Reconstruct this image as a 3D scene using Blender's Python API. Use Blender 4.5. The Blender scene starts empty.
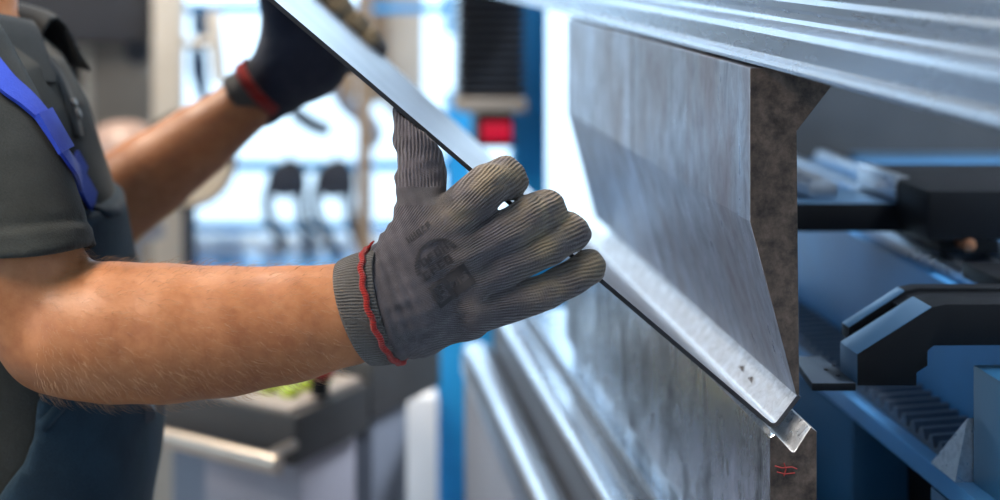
import bpy, bmesh, math, random
import numpy as np
from mathutils import Vector, Matrix
from mathutils.bvhtree import BVHTree

random.seed(7)
C = bpy.context.scene.collection
CAMZ, F, VX, VY = 1.42, 1500.0, 282.0, -60.0
D1 = 1.12                        # distance of the tool ends and of the near hand


def P(px, py, d):                # a sight line followed to the distance d
    return Vector(((px - VX) * d / F, d, CAMZ - (py - VY) * d / F))


# ------------------------------------------------------------------ objects
def tag(o, label=None, cat=None, group=None, kind=None):
    for k, v in (('label', label), ('category', cat), ('group', group), ('kind', kind)):
        if v:
            o[k] = v
    return o


def empty(name, loc, label, cat, group=None):
    o = bpy.data.objects.new(name, None)
    o.empty_display_size = 0.05
    C.objects.link(o)
    o.location = loc
    return tag(o, label, cat, group)


def link(name, me, m, parent=None, smooth=None):
    o = bpy.data.objects.new(name, me)
    C.objects.link(o)
    if m is not None:
        for mm in (m if isinstance(m, (list, tuple)) else [m]):
            me.materials.append(mm)
    if parent is not None:
        o.parent = parent
        p, off = parent, Vector((0, 0, 0))
        while p is not None:
            off += p.location
            p = p.parent
        me.transform(Matrix.Translation(-off))
    if smooth is not None:
        for p in me.polygons:
            p.use_smooth = True
        if smooth < 3:
            try:
                me.set_sharp_from_angle(angle=smooth)
            except Exception:
                pass
    return o


def obj(name, bm, m, parent=None, smooth=None):
    me = bpy.data.meshes.new(name)
    bmesh.ops.recalc_face_normals(bm, faces=bm.faces[:])
    bm.to_mesh(me)
    bm.free()
    return link(name, me, m, parent, smooth)


def struct(name, bm, m, parent=None):
    return tag(obj(name, bm, m, parent, 0.6), kind='structure')


def NB():
    return bmesh.new()


def bevel(bm, geom_faces, w, seg=2):
    if w <= 0:
        return
    es = list({e for f in geom_faces for e in f.edges})
    bmesh.ops.bevel(bm, geom=es, offset=w, segments=seg, affect='EDGES', profile=0.6, clamp_overlap=True)


def box(bm, lo, hi, bev=0.0, rz=0.0, mi=0):
    x0, y0, z0 = lo
    x1, y1, z1 = hi
    vs = [bm.verts.new(p) for p in ((x0, y0, z0), (x1, y0, z0), (x1, y1, z0), (x0, y1, z0),
                                    (x0, y0, z1), (x1, y0, z1), (x1, y1, z1), (x0, y1, z1))]
    if rz:
        c = Vector(((x0 + x1) / 2, (y0 + y1) / 2, 0))
        R = Matrix.Rotation(rz, 3, 'Z')
        for v in vs:
            v.co = R @ (v.co - c) + c
    fs = [bm.faces.new([vs[i] for i in q]) for q in
          ((0, 3, 2, 1), (4, 5, 6, 7), (0, 1, 5, 4), (1, 2, 6, 5), (2, 3, 7, 6), (3, 0, 4, 7))]
    for f in fs:
        f.material_index = mi
    bevel(bm, fs, bev)
    return vs


def prism(bm, prof, y0, y1, bev=0.0, mi=0, nseg=1, axis='y'):
    """a closed outline of (x, z) points drawn out from y0 to y1"""
    rings = []
    for k in range(nseg + 1):
        y = y0 + (y1 - y0) * k / nseg
        if axis == 'y':
            rings.append([bm.verts.new((x, y, z)) for x, z in prof])
        elif axis == 'x':
            rings.append([bm.verts.new((y, x, z)) for x, z in prof])
        else:
            rings.append([bm.verts.new((x, z, y)) for x, z in prof])
    fs = [bm.faces.new(rings[0]), bm.faces.new(list(reversed(rings[-1])))]
    n = len(prof)
    for a, b in zip(rings, rings[1:]):
        for i in range(n):
            fs.append(bm.faces.new((a[i], b[i], b[(i + 1) % n], a[(i + 1) % n])))
    for f in fs:
        f.material_index = mi
    if bev:
        bmesh.ops.recalc_face_normals(bm, faces=fs)
        es = [e for e in {e for f in fs for e in f.edges} if len(e.link_faces) == 2 and e.calc_face_angle(0) > 0.35]
        bmesh.ops.bevel(bm, geom=es, offset=bev, segments=2, affect='EDGES', profile=0.6, clamp_overlap=True)
    return fs


def tube(bm, pts, r, n=14, cap=True, flat=None, mi=0):
    """a round bar along points; r one radius or one per point; flat=(axis, scale) squashes the section"""
    pts = [Vector(p) for p in pts]
    rs = r if isinstance(r, (list, tuple)) else [r] * len(pts)
    t0 = (pts[1] - pts[0]).normalized()
    up = Vector((0, 0, 1)) if abs(t0.z) < 0.9 else Vector((1, 0, 0))
    u = t0.cross(up).normalized()
    rings = []
    for i, p in enumerate(pts):
        t = (pts[min(i + 1, len(pts) - 1)] - pts[max(i - 1, 0)]).normalized()
        u = (u - t * u.dot(t)).normalized()
        v = t.cross(u)
        ring = []
        for k in range(n):
            a = 2 * math.pi * k / n
            o = (u * math.cos(a) + v * math.sin(a)) * rs[i]
            if flat:
                ax = Vector(flat[0]).normalized()
                o = o - ax * o.dot(ax) * (1 - flat[1])
            ring.append(bm.verts.new(p + o))
        rings.append(ring)
    for a, b in zip(rings, rings[1:]):
        for k in range(n):
            f = bm.faces.new((a[k], a[(k + 1) % n], b[(k + 1) % n], b[k]))
            f.material_index = mi
    if cap:
        for q in (rings[0], list(reversed(rings[-1]))):
            f = bm.faces.new(q)
            f.material_index = mi
    return rings


def lathe(bm, prof, c, axis='z', n=32):
    rings = []
    for r, h in prof:
        ring = []
        for k in range(n):
            a = 2 * math.pi * k / n
            x, y = r * math.cos(a), r * math.sin(a)
            p = {'z': (x, y, h), 'y': (x, h, y), 'x': (h, x, y)}[axis]
            ring.append(bm.verts.new(Vector(p) + Vector(c)))
        rings.append(ring)
    for a, b in zip(rings, rings[1:]):
        for k in range(n):
            bm.faces.new((a[k], a[(k + 1) % n], b[(k + 1) % n], b[k]))
    bm.faces.new(rings[0])
    bm.faces.new(list(reversed(rings[-1])))


def copy_tree(o, parent=None):
    c = o.copy()
    C.objects.link(c)
    c.parent = parent
    for ch in list(o.children):
        copy_tree(ch, c)
    return c


# ---------------------------------------------------------------- materials
class Mat:
    def __init__(self, name):
        self.m = bpy.data.materials.new(name)
        self.m.use_nodes = True
        self.nt = self.m.node_tree
        self.b = self.nt.nodes['Principled BSDF']
        self.out = self.nt.nodes['Material Output']

    def n(self, t, **kw):
        nd = self.nt.nodes.new(t)
        for k, v in kw.items():
            if k.startswith('i_'):
                nd.inputs[k[2:].replace('_', ' ')].default_value = v
            else:
                setattr(nd, k, v)
        return nd

    def l(self, a, b):
        self.nt.links.new(a, b)

    def coord(self, scale=(1, 1, 1), rot=(0, 0, 0)):
        tc = self.n('ShaderNodeTexCoord')
        mp = self.n('ShaderNodeMapping')
        mp.inputs['Scale'].default_value = scale
        mp.inputs['Rotation'].default_value = rot
        self.l(tc.outputs['Object'], mp.inputs['Vector'])
        return mp.outputs['Vector']

    def noise(self, scale, vec=None, detail=4, rough=0.55, dist=0.0):
        nd = self.n('ShaderNodeTexNoise')
        nd.inputs['Scale'].default_value = scale
        nd.inputs['Detail'].default_value = detail
        nd.inputs['Roughness'].default_value = rough
        nd.inputs['Distortion'].default_value = dist
        self.l(vec if vec is not None else self.coord(), nd.inputs['Vector'])
        return nd.outputs['Fac']

    def ramp(self, fac, stops):
        r = self.n('ShaderNodeValToRGB')
        els = r.color_ramp.elements
        while len(els) < len(stops):
            els.new(0.5)
        for e, (p, c) in zip(els, stops):
            e.position = p
            e.color = (*c, 1) if len(c) == 3 else c
        self.l(fac, r.inputs['Fac'])
        return r.outputs['Color']

    def rng(self, fac, a, b, lo=0.0, hi=1.0):
        r = self.n('ShaderNodeMapRange')
        r.inputs['From Min'].default_value = lo
        r.inputs['From Max'].default_value = hi
        r.inputs['To Min'].default_value = a
        r.inputs['To Max'].default_value = b
        self.l(fac, r.inputs['Value'])
        return r.outputs['Result']

    def mix(self, fac, a, b):
        r = self.n('ShaderNodeMix', data_type='RGBA')
        for s, v in ((r.inputs[0], fac), (r.inputs[6], a), (r.inputs[7], b)):
            if hasattr(v, 'links'):
                self.l(v, s)
            elif isinstance(v, (int, float)):
                s.default_value = v
            else:
                s.default_value = (*v, 1)
        return r.outputs[2]

    def math(self, op, a, b=0.0):
        r = self.n('ShaderNodeMath', operation=op)
        for s, v in ((r.inputs[0], a), (r.inputs[1], b)):
            if hasattr(v, 'links'):
                self.l(v, s)
            else:
                s.default_value = v
        return r.outputs[0]

    def bump(self, h, strength=0.3, dist=0.001):
        b = self.n('ShaderNodeBump')
        b.inputs['Strength'].default_value = strength
        b.inputs['Distance'].default_value = dist
        self.l(h, b.inputs['Height'])
        self.l(b.outputs['Normal'], self.b.inputs['Normal'])

    def set(self, **kw):
        names = {'base': 'Base Color', 'rough': 'Roughness', 'metal': 'Metallic', 'coat': 'Coat Weight',
                 'sheen': 'Sheen Weight', 'sss': 'Subsurface Weight', 'spec': 'Specular IOR Level',
                 'emis': 'Emission Color', 'estr': 'Emission Strength'}
        for k, v in kw.items():
            s = self.b.inputs[names[k]]
            if hasattr(v, 'links'):
                self.l(v, s)
            elif isinstance(v, (int, float)):
                s.default_value = v
            else:
                s.default_value = (*v, 1)
        return self


def paint(name, col, rough=0.45, var=0.12, metal=0.0, scale=9.0, spec=0.5):
    M = Mat(name)
    nz = M.noise(scale, detail=5)
    lo = tuple(c * (1 - var) for c in col)
    hi = tuple(min(1, c * (1 + var)) for c in col)
    M.set(base=M.ramp(nz, [(0.3, lo), (0.7, hi)]), rough=M.rng(nz, rough - 0.06, rough + 0.08), metal=metal, spec=spec)
    M.bump(M.noise(220, detail=2), 0.08, 0.0004)
    return M.m


def steel(name, lo, hi, rough=(0.22, 0.42), stretch=(6, 6, 1.2), scale=4.0, bumpy=0.05, grain=None):
    M = Mat(name)
    v = M.coord(stretch)
    a = M.noise(scale, v, 7, 0.62, 0.6)
    bb = M.noise(scale * 9, v, 4, 0.6)
    f = M.math('ADD', M.math('MULTIPLY', a, 0.75), M.math('MULTIPLY', bb, 0.25))
    M.set(base=M.ramp(f, [(0.36, lo), (0.62, hi)]), metal=1.0, rough=M.rng(f, rough[1], rough[0], 0.35, 0.65))
    g = M.noise(260, M.coord(grain or (1, 1, 1)), 3)
    M.bump(M.math('ADD', g, M.math('MULTIPLY', a, 0.5)), bumpy, 0.0006)
    return M.m


def simple(name, col, rough=0.5, metal=0.0, **kw):
    M = Mat(name)
    M.set(base=col, rough=rough, metal=metal, **kw)
    return M.m


MT = {}
def tool_steel(name, k):
    M = Mat(name)
    v = M.coord((15, 13, 5.5))
    a = M.noise(4.6, v, 9, 0.7, 0.35)
    b2 = M.noise(3.0, M.coord((4, 5, 1.2)), 5, 0.6, 0.4)
    c = M.ramp(a, [(0.34, (0.26 * k, 0.285 * k, 0.34 * k)), (0.62, (0.48 * k, 0.53 * k, 0.63 * k))])
    M.set(base=M.mix(M.rng(b2, 0, 0.75, 0.44, 0.64), c, (0.235, 0.195, 0.20)), metal=1.0, rough=M.rng(a, 0.40, 0.27, 0.35, 0.65))
    M.bump(M.noise(260, M.coord(), 3), 0.03, 0.0006)
    return M.m


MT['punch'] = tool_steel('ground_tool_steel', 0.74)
MT['punch_far'] = tool_steel('lit_tool_steel', 0.95)  # paler base paints in the brighter reflection on the far segment
MT['die'] = steel('worn_die_steel', (0.07, 0.08, 0.10), (0.76, 0.83, 0.92), (0.16, 0.38), (3.2, 3.2, 1.6), 6.0, 0.05)
M = Mat('burnt_tool_end')
nz = M.noise(60, M.coord((1, 1, 1)), 8, 0.72, 0.0)
M.set(base=M.ramp(nz, [(0.36, (0.018, 0.013, 0.011)), (0.52, (0.075, 0.054, 0.043)), (0.68, (0.15, 0.11, 0.088))]), rough=0.62, metal=0.25)
M.bump(M.noise(180, detail=5), 0.25, 0.0006)
MT['tool_end'] = M.m
MT['ram'] = steel('brushed_ram_steel', (0.31, 0.37, 0.45), (0.36, 0.42, 0.50), (0.24, 0.30), (2, 0.8, 4), 4.0, 0.006, (1, 0.3, 1))
MT['rail'] = steel('polished_rail_steel', (0.44, 0.49, 0.56), (0.58, 0.63, 0.70), (0.24, 0.34), (2, 0.8, 2), 4.0, 0.02, (1, 0.3, 1))
MT['sheet'] = steel('cold_rolled_sheet', (0.48, 0.54, 0.62), (0.56, 0.62, 0.70), (0.30, 0.36), (2, 2, 2), 5.0, 0.03)
M = Mat('shaded_sheet_edge')
M.set(base=(0.035, 0.036, 0.042), rough=0.5, metal=0.6)  # near-black base puts the shade on the sheet edge into its colour
MT['sheet_edge'] = M.m
MT['bright'] = steel('milled_bright_steel', (0.6, 0.62, 0.65), (0.92, 0.93, 0.94), (0.22, 0.5), (3, 3, 3), 40.0, 0.35)
MT['flange'] = steel('scuffed_flange_steel', (0.28, 0.30, 0.34), (0.60, 0.63, 0.68), (0.3, 0.5), (3, 3, 3), 40.0, 0.25)
MT['blue'] = paint('machine_blue', (0.015, 0.31, 0.70), 0.4)
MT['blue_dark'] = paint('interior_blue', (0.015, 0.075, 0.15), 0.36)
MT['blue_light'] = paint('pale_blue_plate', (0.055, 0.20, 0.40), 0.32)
MT['hood'] = paint('hood_charcoal', (0.022, 0.023, 0.028), 0.5)
MT['navy'] = paint('navy_paint', (0.008, 0.02, 0.035), 0.45)
MT['black'] = paint('black_anodised', (0.004, 0.0045, 0.006), 0.45, 0.3, spec=0.2)
MT['bellow'] = simple('bellows_rubber', (0.022, 0.027, 0.038), 0.5)
MT['grey_paint'] = paint('machine_grey', (0.20, 0.22, 0.27), 0.5)
MT['bed_side'] = paint('bed_side_shade', (0.05, 0.058, 0.075), 0.4)  # rail side faces darkened in colour to stand for their shade
MT['interior_grey'] = paint('interior_grey', (0.07, 0.072, 0.075), 0.5)
MT['beige'] = paint('warm_grey_paint', (0.25, 0.22, 0.19), 0.55)
MT['ivory'] = paint('ivory_paint', (0.52, 0.47, 0.40), 0.5, 0.06)
MT['tan'] = paint('tan_timber', (0.28, 0.20, 0.13), 0.6)
MT['white'] = paint('white_paint', (0.75, 0.76, 0.78), 0.5, 0.05)
MT['lilac'] = paint('pale_lilac_panel', (0.34, 0.33, 0.38), 0.55, 0.06)
MT['console'] = paint('console_grey', (0.045, 0.045, 0.047), 0.5, 0.15)
MT['console_top'] = paint('console_top_panel', (0.30, 0.265, 0.24), 0.5, 0.08)
MT['lime'] = simple('lime_button', (0.45, 0.58, 0.04), 0.4)
MT['redknob'] = simple('red_knob', (0.35, 0.02, 0.02), 0.4)
MT['rod'] = steel('polished_bar', (0.45, 0.38, 0.32), (0.62, 0.54, 0.46), (0.3, 0.4), (1, 1, 1), 6, 0.02)
MT['darktool'] = paint('dark_tool_steel', (0.03, 0.035, 0.05), 0.4, 0.2)
MT['plate_steel'] = paint('dark_plate', (0.030, 0.042, 0.058), 0.4)
MT['satin_blue'] = paint('satin_blue_steel', (0.055, 0.12, 0.20), 0.32, 0.12, 0.3)  # also paints blue light onto the finger and crossbar tops
MT['rack_steel'] = paint('worn_rack_steel', (0.10, 0.125, 0.16), 0.35, 0.2, 0.6)
MT['copper'] = simple('copper_nub', (0.5, 0.22, 0.12), 0.35, 1.0)
M = Mat('red_led_display')
M.set(base=(0.02, 0, 0), rough=0.3, emis=(1.0, 0.01, 0.06), estr=0.55)
MT['led'] = M.m
MT['wall'] = paint('workshop_wall', (0.55, 0.56, 0.58), 0.8, 0.06)
M = Mat('sealed_floor')
nz = M.noise(1.3, detail=6)
M.set(base=M.ramp(nz, [(0.3, (0.15, 0.16, 0.185)), (0.7, (0.24, 0.255, 0.28))]), rough=M.rng(nz, 0.22, 0.38))
MT['floor'] = M.m
MT['ceil'] = paint('ceiling_paint', (0.6, 0.6, 0.6), 0.9, 0.04)
M = Mat('window_glass')
tr = M.n('ShaderNodeBsdfTransparent')
gl = M.n('ShaderNodeBsdfGlossy')
gl.inputs['Roughness'].default_value = 0.02
lw = M.n('ShaderNodeFresnel')
lw.inputs['IOR'].default_value = 1.45
mx = M.n('ShaderNodeMixShader')
M.l(lw.outputs[0], mx.inputs[0])
M.l(tr.outputs[0], mx.inputs[1])
M.l(gl.outputs[0], mx.inputs[2])
M.l(mx.outputs[0], M.out.inputs['Surface'])
MT['glass'] = M.m
M = Mat('lamp_diffuser')
M.set(base=(0.9, 0.9, 0.9), emis=(1, 0.95, 0.88), estr=6.0)
MT['lamp'] = M.m

# skin
M = Mat('skin')
v = M.coord()
n1 = M.noise(14, v, 5, 0.6)
n2 = M.noise(90, v, 4, 0.6)
f = M.math('ADD', M.math('MULTIPLY', n1, 0.6), M.math('MULTIPLY', n2, 0.4))
M.set(base=M.ramp(f, [(0.34, (0.25, 0.088, 0.035)), (0.5, (0.345, 0.137, 0.056)), (0.68, (0.43, 0.188, 0.084))]),
      rough=M.rng(n2, 0.38, 0.56), sss=0.12, spec=0.4)
M.b.inputs['Subsurface Radius'].default_value = (0.010, 0.004, 0.002)
M.b.inputs['Subsurface Scale'].default_value = 0.5
M.bump(M.math('ADD', M.noise(520, v, 3), M.math('MULTIPLY', M.noise(130, M.coord((0.5, 1, 1)), 3), 0.8)), 0.25, 0.0007)
MT['skin'] = M.m


def cloth(name, lo, hi, weave=1400, rough=0.85, sheen=0.08, bs=0.4):
    M = Mat(name)
    nz = M.noise(22, detail=5)
    fine = M.noise(weave * 0.5, detail=2)
    f = M.math('ADD', M.math('MULTIPLY', nz, 0.6), M.math('MULTIPLY', fine, 0.4))
    M.set(base=M.ramp(f, [(0.35, lo), (0.65, hi)]), rough=rough, sheen=sheen, spec=0.2)
    M.bump(M.math('ADD', fine, M.math('MULTIPLY', M.noise(70, detail=4), 0.7)), bs, 0.0012)
    return M.m


MT['shirt'] = cloth('charcoal_jersey', (0.015, 0.0175, 0.0175), (0.031, 0.035, 0.034))
MT['collar'] = cloth('charcoal_pique', (0.014, 0.018, 0.021), (0.028, 0.034, 0.039))
MT['denim'] = cloth('navy_workwear', (0.006, 0.017, 0.030), (0.013, 0.034, 0.056))
MT['strap'] = cloth('bright_blue_webbing', (0.012, 0.035, 0.33), (0.025, 0.07, 0.50), 1800, 0.6, 0.1)
MT['boot'] = simple('black_boot_leather', (0.015, 0.013, 0.012), 0.45)
MT['hair'] = simple('dark_brown_hair', (0.04, 0.025, 0.015), 0.5)
MT['armhair'] = simple('fair_arm_hair', (0.30, 0.17, 0.09), 0.45)
MT['button'] = simple('pale_shirt_button', (0.16, 0.165, 0.165), 0.35)
MT['eye'] = simple('eye_white', (0.7, 0.7, 0.68), 0.2)


def knit(name, base_lo, base_hi, dirt_col, freq, depth=0.0011):
    """knitted yarn: ribs follow the 'rib' attribute, grime sits where 'wear' and noise agree"""
    M = Mat(name)
    at = M.n('ShaderNodeAttribute', attribute_name='rib')
    al = M.n('ShaderNodeAttribute', attribute_name='along')
    wr = M.n('ShaderNodeAttribute', attribute_name='wear')
    nz = M.noise(60, detail=4)
    ph = M.math('ADD', M.math('MULTIPLY', at.outputs['Fac'], freq), M.math('MULTIPLY', nz, 9.0))
    rib = M.math('MULTIPLY', M.math('SINE', ph), M.rng(M.noise(75, detail=3), 0.15, 1.15, 0.35, 0.6))
    st = M.math('SINE', M.math('ADD', M.math('MULTIPLY', al.outputs['Fac'], freq * 1.25), M.math('MULTIPLY', nz, 9.0)))
    fine = M.noise(900, detail=3)
    f = M.math('ADD', M.math('MULTIPLY', M.rng(rib, 0, 1, -1, 1), 0.45),
               M.math('ADD', M.math('MULTIPLY', fine, 0.35), M.math('MULTIPLY', nz, 0.25)))
    base = M.ramp(f, [(0.25, base_lo), (0.8, base_hi)])
    big = M.noise(34, M.coord((1, 1, 1)), 5, 0.65)
    wm = M.math('MULTIPLY', M.math('MULTIPLY', wr.outputs['Fac'], M.rng(big, 0.15, 1.2, 0.35, 0.62)),
                M.rng(rib, 0.55, 1.0, -0.9, 0.4))
    wm = M.math('MINIMUM', wm, 0.9)
    M.set(base=M.mix(wm, base, dirt_col), rough=0.88, sheen=0.18, spec=0.2)
    h = M.math('ADD', M.math('ADD', rib, M.math('MULTIPLY', st, 0.12)), M.math('MULTIPLY', fine, 0.9))
    M.bump(h, 0.6, depth * 0.8)
    return M.m


MT['glove'] = knit('grey_knit_glove', (0.024, 0.0215, 0.027), (0.115, 0.104, 0.120), (0.24, 0.19, 0.115), 2350.0)
MT['glove_far'] = knit('dark_knit_glove', (0.008, 0.011, 0.022), (0.02, 0.026, 0.048), (0.30, 0.23, 0.14), 1500)
MT['cuff'] = knit('ribbed_glove_cuff', (0.030, 0.028, 0.028), (0.115, 0.108, 0.105), (0.2, 0.18, 0.15), 2600)
MT['band'] = knit('red_cuff_stitching', (0.15, 0.006, 0.005), (0.36, 0.018, 0.014), (0.3, 0.03, 0.03), 3400)
MT['print'] = simple('black_print', (0.024, 0.022, 0.026), 0.85)

# ----------------------------------------------------------------- SDF tools


class Field:
    def __init__(self, lo, hi, h):
        self.lo = np.array(lo, float)
        self.h = h
        n = np.ceil((np.array(hi) - self.lo) / h).astype(int) + 1
        self.ax = [self.lo[i] + h * np.arange(n[i]) for i in range(3)]
        self.f = np.full(tuple(n), 0.5, np.float32)

    def sub(self, lo, hi):
        sl = []
        for i in range(3):
            a = int(max(0, math.floor((lo[i] - self.lo[i]) / self.h)))
            b = int(min(len(self.ax[i]), math.ceil((hi[i] - self.lo[i]) / self.h) + 1))
            if b <= a:
                return None
            sl.append(slice(a, b))
        X = self.ax[0][sl[0]][:, None, None].astype(np.float32)
        Y = self.ax[1][sl[1]][None, :, None].astype(np.float32)
        Z = self.ax[2][sl[2]][None, None, :].astype(np.float32)
        return tuple(sl), X, Y, Z

    def join(self, lo, hi, fn, k=0.0, mode='add'):
        s = self.sub(lo, hi)
        if s is None:
            return
        sl, X, Y, Z = s
        d = fn(X, Y, Z).astype(np.float32)
        g = self.f[sl]
        if mode == 'cut':
            d = -d
            if k > 0:
                hh = np.maximum(k - np.abs(g - d), 0) / k
                self.f[sl] = np.maximum(g, d) + hh * hh * k * 0.25
            else:
                self.f[sl] = np.maximum(g, d)
        elif mode == 'warp':
            self.f[sl] = g + d
        else:
            if k > 0:
                hh = np.maximum(k - np.abs(g - d), 0) / k
                self.f[sl] = np.minimum(g, d) - hh * hh * k * 0.25
            else:
                self.f[sl] = np.minimum(g, d)

    def cap(self, a, b, ra, rb, k=0.0, mode='add', ys=1.0):
        a, b = np.array(a, float), np.array(b, float)
        m = max(ra, rb) + k + 4 * self.h

        def fn(X, Y, Z):
            ab = b - a
            L = float(ab @ ab) + 1e-12
            t = np.clip(((X - a[0]) * ab[0] + (Y - a[1]) * ab[1] + (Z - a[2]) * ab[2]) / L, 0, 1)
            return np.sqrt((X - a[0] - t * ab[0]) ** 2 + (ys * (Y - a[1] - t * ab[1])) ** 2 + (Z - a[2] - t * ab[2]) ** 2) - (ra + (rb - ra) * t)
        self.join(np.minimum(a, b) - m, np.maximum(a, b) + m, fn, k, mode)

    def chain(self, pts, k):
        for (a, ra), (b, rb) in zip(pts, pts[1:]):
            self.cap(a, b, ra, rb, k)

    def ell(self, c, r, k=0.0, mode='add'):
        c, r = np.array(c, float), np.array(r, float)
        m = k + 4 * self.h

        def fn(X, Y, Z):
            q = np.sqrt(((X - c[0]) / r[0]) ** 2 + ((Y - c[1]) / r[1]) ** 2 + ((Z - c[2]) / r[2]) ** 2)
            return (q - 1) * float(r.min())
        self.join(c - r - m, c + r + m, fn, k, mode)

    def mesh(self, name):
        f, h = self.f, self.h
        nx, ny, nz = f.shape
        s = f < 0
        cnt = np.zeros((nx - 1, ny - 1, nz - 1), np.uint8)
        for i in (0, 1):
            for j in (0, 1):
                for k in (0, 1):
                    cnt += s[i:nx - 1 + i, j:ny - 1 + j, k:nz - 1 + k]
        act = np.argwhere((cnt > 0) & (cnt < 8))
        idx = np.full(cnt.shape, -1, np.int64)
        idx[act[:, 0], act[:, 1], act[:, 2]] = np.arange(len(act))
        cv = {}
        for i in (0, 1):
            for j in (0, 1):
                for k in (0, 1):
                    cv[i, j, k] = f[act[:, 0] + i, act[:, 1] + j, act[:, 2] + k].astype(np.float64)
        acc = np.zeros((len(act), 3))
        num = np.zeros(len(act))
        for ax in range(3):
            for u in (0, 1):
                for w in (0, 1):
                    c0 = [0, 0, 0]
                    o = [q for q in range(3) if q != ax]
                    c0[o[0]], c0[o[1]] = u, w
                    c1 = list(c0)
                    c1[ax] = 1
                    a, b = cv[tuple(c0)], cv[tuple(c1)]
                    m = (a < 0) != (b < 0)
                    t = np.where(m, a / np.where(m, a - b, 1), 0)
                    p = np.tile(np.array(c0, float), (len(act), 1))
                    p[:, ax] = t
                    acc[m] += p[m]
                    num[m] += 1
        V = (act + acc / num[:, None]) * h + self.lo
        Q = []
        for ax in range(3):
            o = [(ax + 1) % 3, (ax + 2) % 3]
            sl0 = [slice(None)] * 3
            sl1 = [slice(None)] * 3
            sl0[ax], sl1[ax] = slice(0, -1), slice(1, None)
            a, b = s[tuple(sl0)], s[tuple(sl1)]
            e = np.argwhere(a != b)
            e = e[(e[:, o[0]] > 0) & (e[:, o[1]] > 0) & (e[:, o[0]] < f.shape[o[0]] - 1) & (e[:, o[1]] < f.shape[o[1]] - 1)]
            if not len(e):
                continue
            flip = b[e[:, 0], e[:, 1], e[:, 2]]
            q = []
            for du, dw in ((-1, -1), (0, -1), (0, 0), (-1, 0)):
                c = e.copy()
                c[:, o[0]] += du
                c[:, o[1]] += dw
                q.append(idx[c[:, 0], c[:, 1], c[:, 2]])
            q = np.stack(q, 1)
            q[flip] = q[flip][:, ::-1]
            Q.append(q)
        Q = np.concatenate(Q)
        me = bpy.data.meshes.new(name)
        me.vertices.add(len(V))
        me.vertices.foreach_set('co', V.astype(np.float32).ravel())
        me.loops.add(len(Q) * 4)
        me.loops.foreach_set('vertex_index', Q.astype(np.int32).ravel())
        me.polygons.add(len(Q))
        me.polygons.foreach_set('loop_start', np.arange(0, len(Q) * 4, 4, dtype=np.int32))
        me.update(calc_edges=True)
        me.validate()
        return me, V


def fattr(me, name, vals):
    a = me.attributes.new(name, 'FLOAT', 'POINT')
    a.data.foreach_set('value', np.asarray(vals, np.float32))


def relax(me, it=2, fac=0.5):
    bm = bmesh.new()
    bm.from_mesh(me)
    for _ in range(it):
        bmesh.ops.smooth_vert(bm, verts=bm.verts[:], factor=fac, use_axis_x=True, use_axis_y=True, use_axis_z=True)
    bm.to_mesh(me)
    bm.free()


def bvh_of(me):
    bm = bmesh.new()
    bm.from_mesh(me)
    t = BVHTree.FromBMesh(bm)
    bm.free()
    return t


EYE = Vector((0, 0, CAMZ))


def cast(tree, px, py):          # where a sight line meets a surface that is already built
    d = (P(px, py, 1.0) - EYE).normalized()
    h = tree.ray_cast(EYE, d)
    return (h[0], h[1]) if h[0] is not None else (None, None)


exec_parts = []

# ------------------------------------------------------------------ the room
RX0, RX1, RY0, RY1, RZ = -4.6, 5.0, -4.0, 6.5, 4.2
bm = NB()
box(bm, (RX0, RY0, -0.1), (RX1, RY1, 0.0))
struct('floor', bm, MT['floor'])
bm = NB()
box(bm, (RX0, RY0, RZ), (RX1, RY1, RZ + 0.1))
struct('ceiling', bm, MT['ceil'])
bm = NB()
box(bm, (-30, RY0 - 20, -0.16), (30, 40, -0.11))
tag(obj('outside_ground', bm, paint('pale_yard_concrete', (0.62, 0.64, 0.66), 0.8)), kind='structure')


def wall(name, axis, w0, w1, u0, u1, holes):
    """a wall of thickness w0..w1, running u0..u1, with (u0, u1, z0, z1) holes in a row"""
    bm = NB()

    def bx(ua, ub, za, zb):
        if ub - ua > 1e-4 and zb - za > 1e-4:
            if axis == 'y':
                box(bm, (ua, w0, za), (ub, w1, zb))
            else:
                box(bm, (w0, ua, za), (w1, ub, zb))
    u = u0
    for a, b, z0, z1 in sorted(holes):
        bx(u, a, 0, RZ)
        bx(a, b, 0, z0)
        bx(a, b, z1, RZ)
        u = b
    bx(u, u1, 0, RZ)
    return struct(name, bm, MT['wall'])


def window(i, axis, w, a, b, z0, z1, nv, nh):
    bm = NB()
    t = 0.03

    def bx(ua, ub, za, zb, h=0.035):
        if axis == 'y':
            box(bm, (ua, w - h, za), (ub, w + h, zb), 0.006)
        else:
            box(bm, (w - h, ua, za), (w + h, ub, zb), 0.006)
    bx(a, a + 2 * t, z0, z1)
    bx(b - 2 * t, b, z0, z1)
    bx(a + 2 * t, b - 2 * t, z0, z0 + 2 * t)
    bx(a + 2 * t, b - 2 * t, z1 - 2 * t, z1)
    for k in range(1, nv):
        u = a + (b - a) * k / nv
        bx(u - 0.02, u + 0.02, z0 + 2 * t, z1 - 2 * t, 0.03)
    for k in range(1, nh):
        z = z0 + (z1 - z0) * k / nh
        bx(a + 2 * t, b - 2 * t, z - 0.018, z + 0.018, 0.028)
    fr = struct('window_%d' % i, bm, MT['white'])
    bm = NB()
    if axis == 'y':
        box(bm, (a + t, w - 0.004, z0 + t), (b - t, w + 0.004, z1 - t))
    else:
        box(bm, (w - 0.004, a + t, z0 + t), (w + 0.004, b - t, z1 - t))
    obj('pane', bm, MT['glass'], fr)


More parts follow.
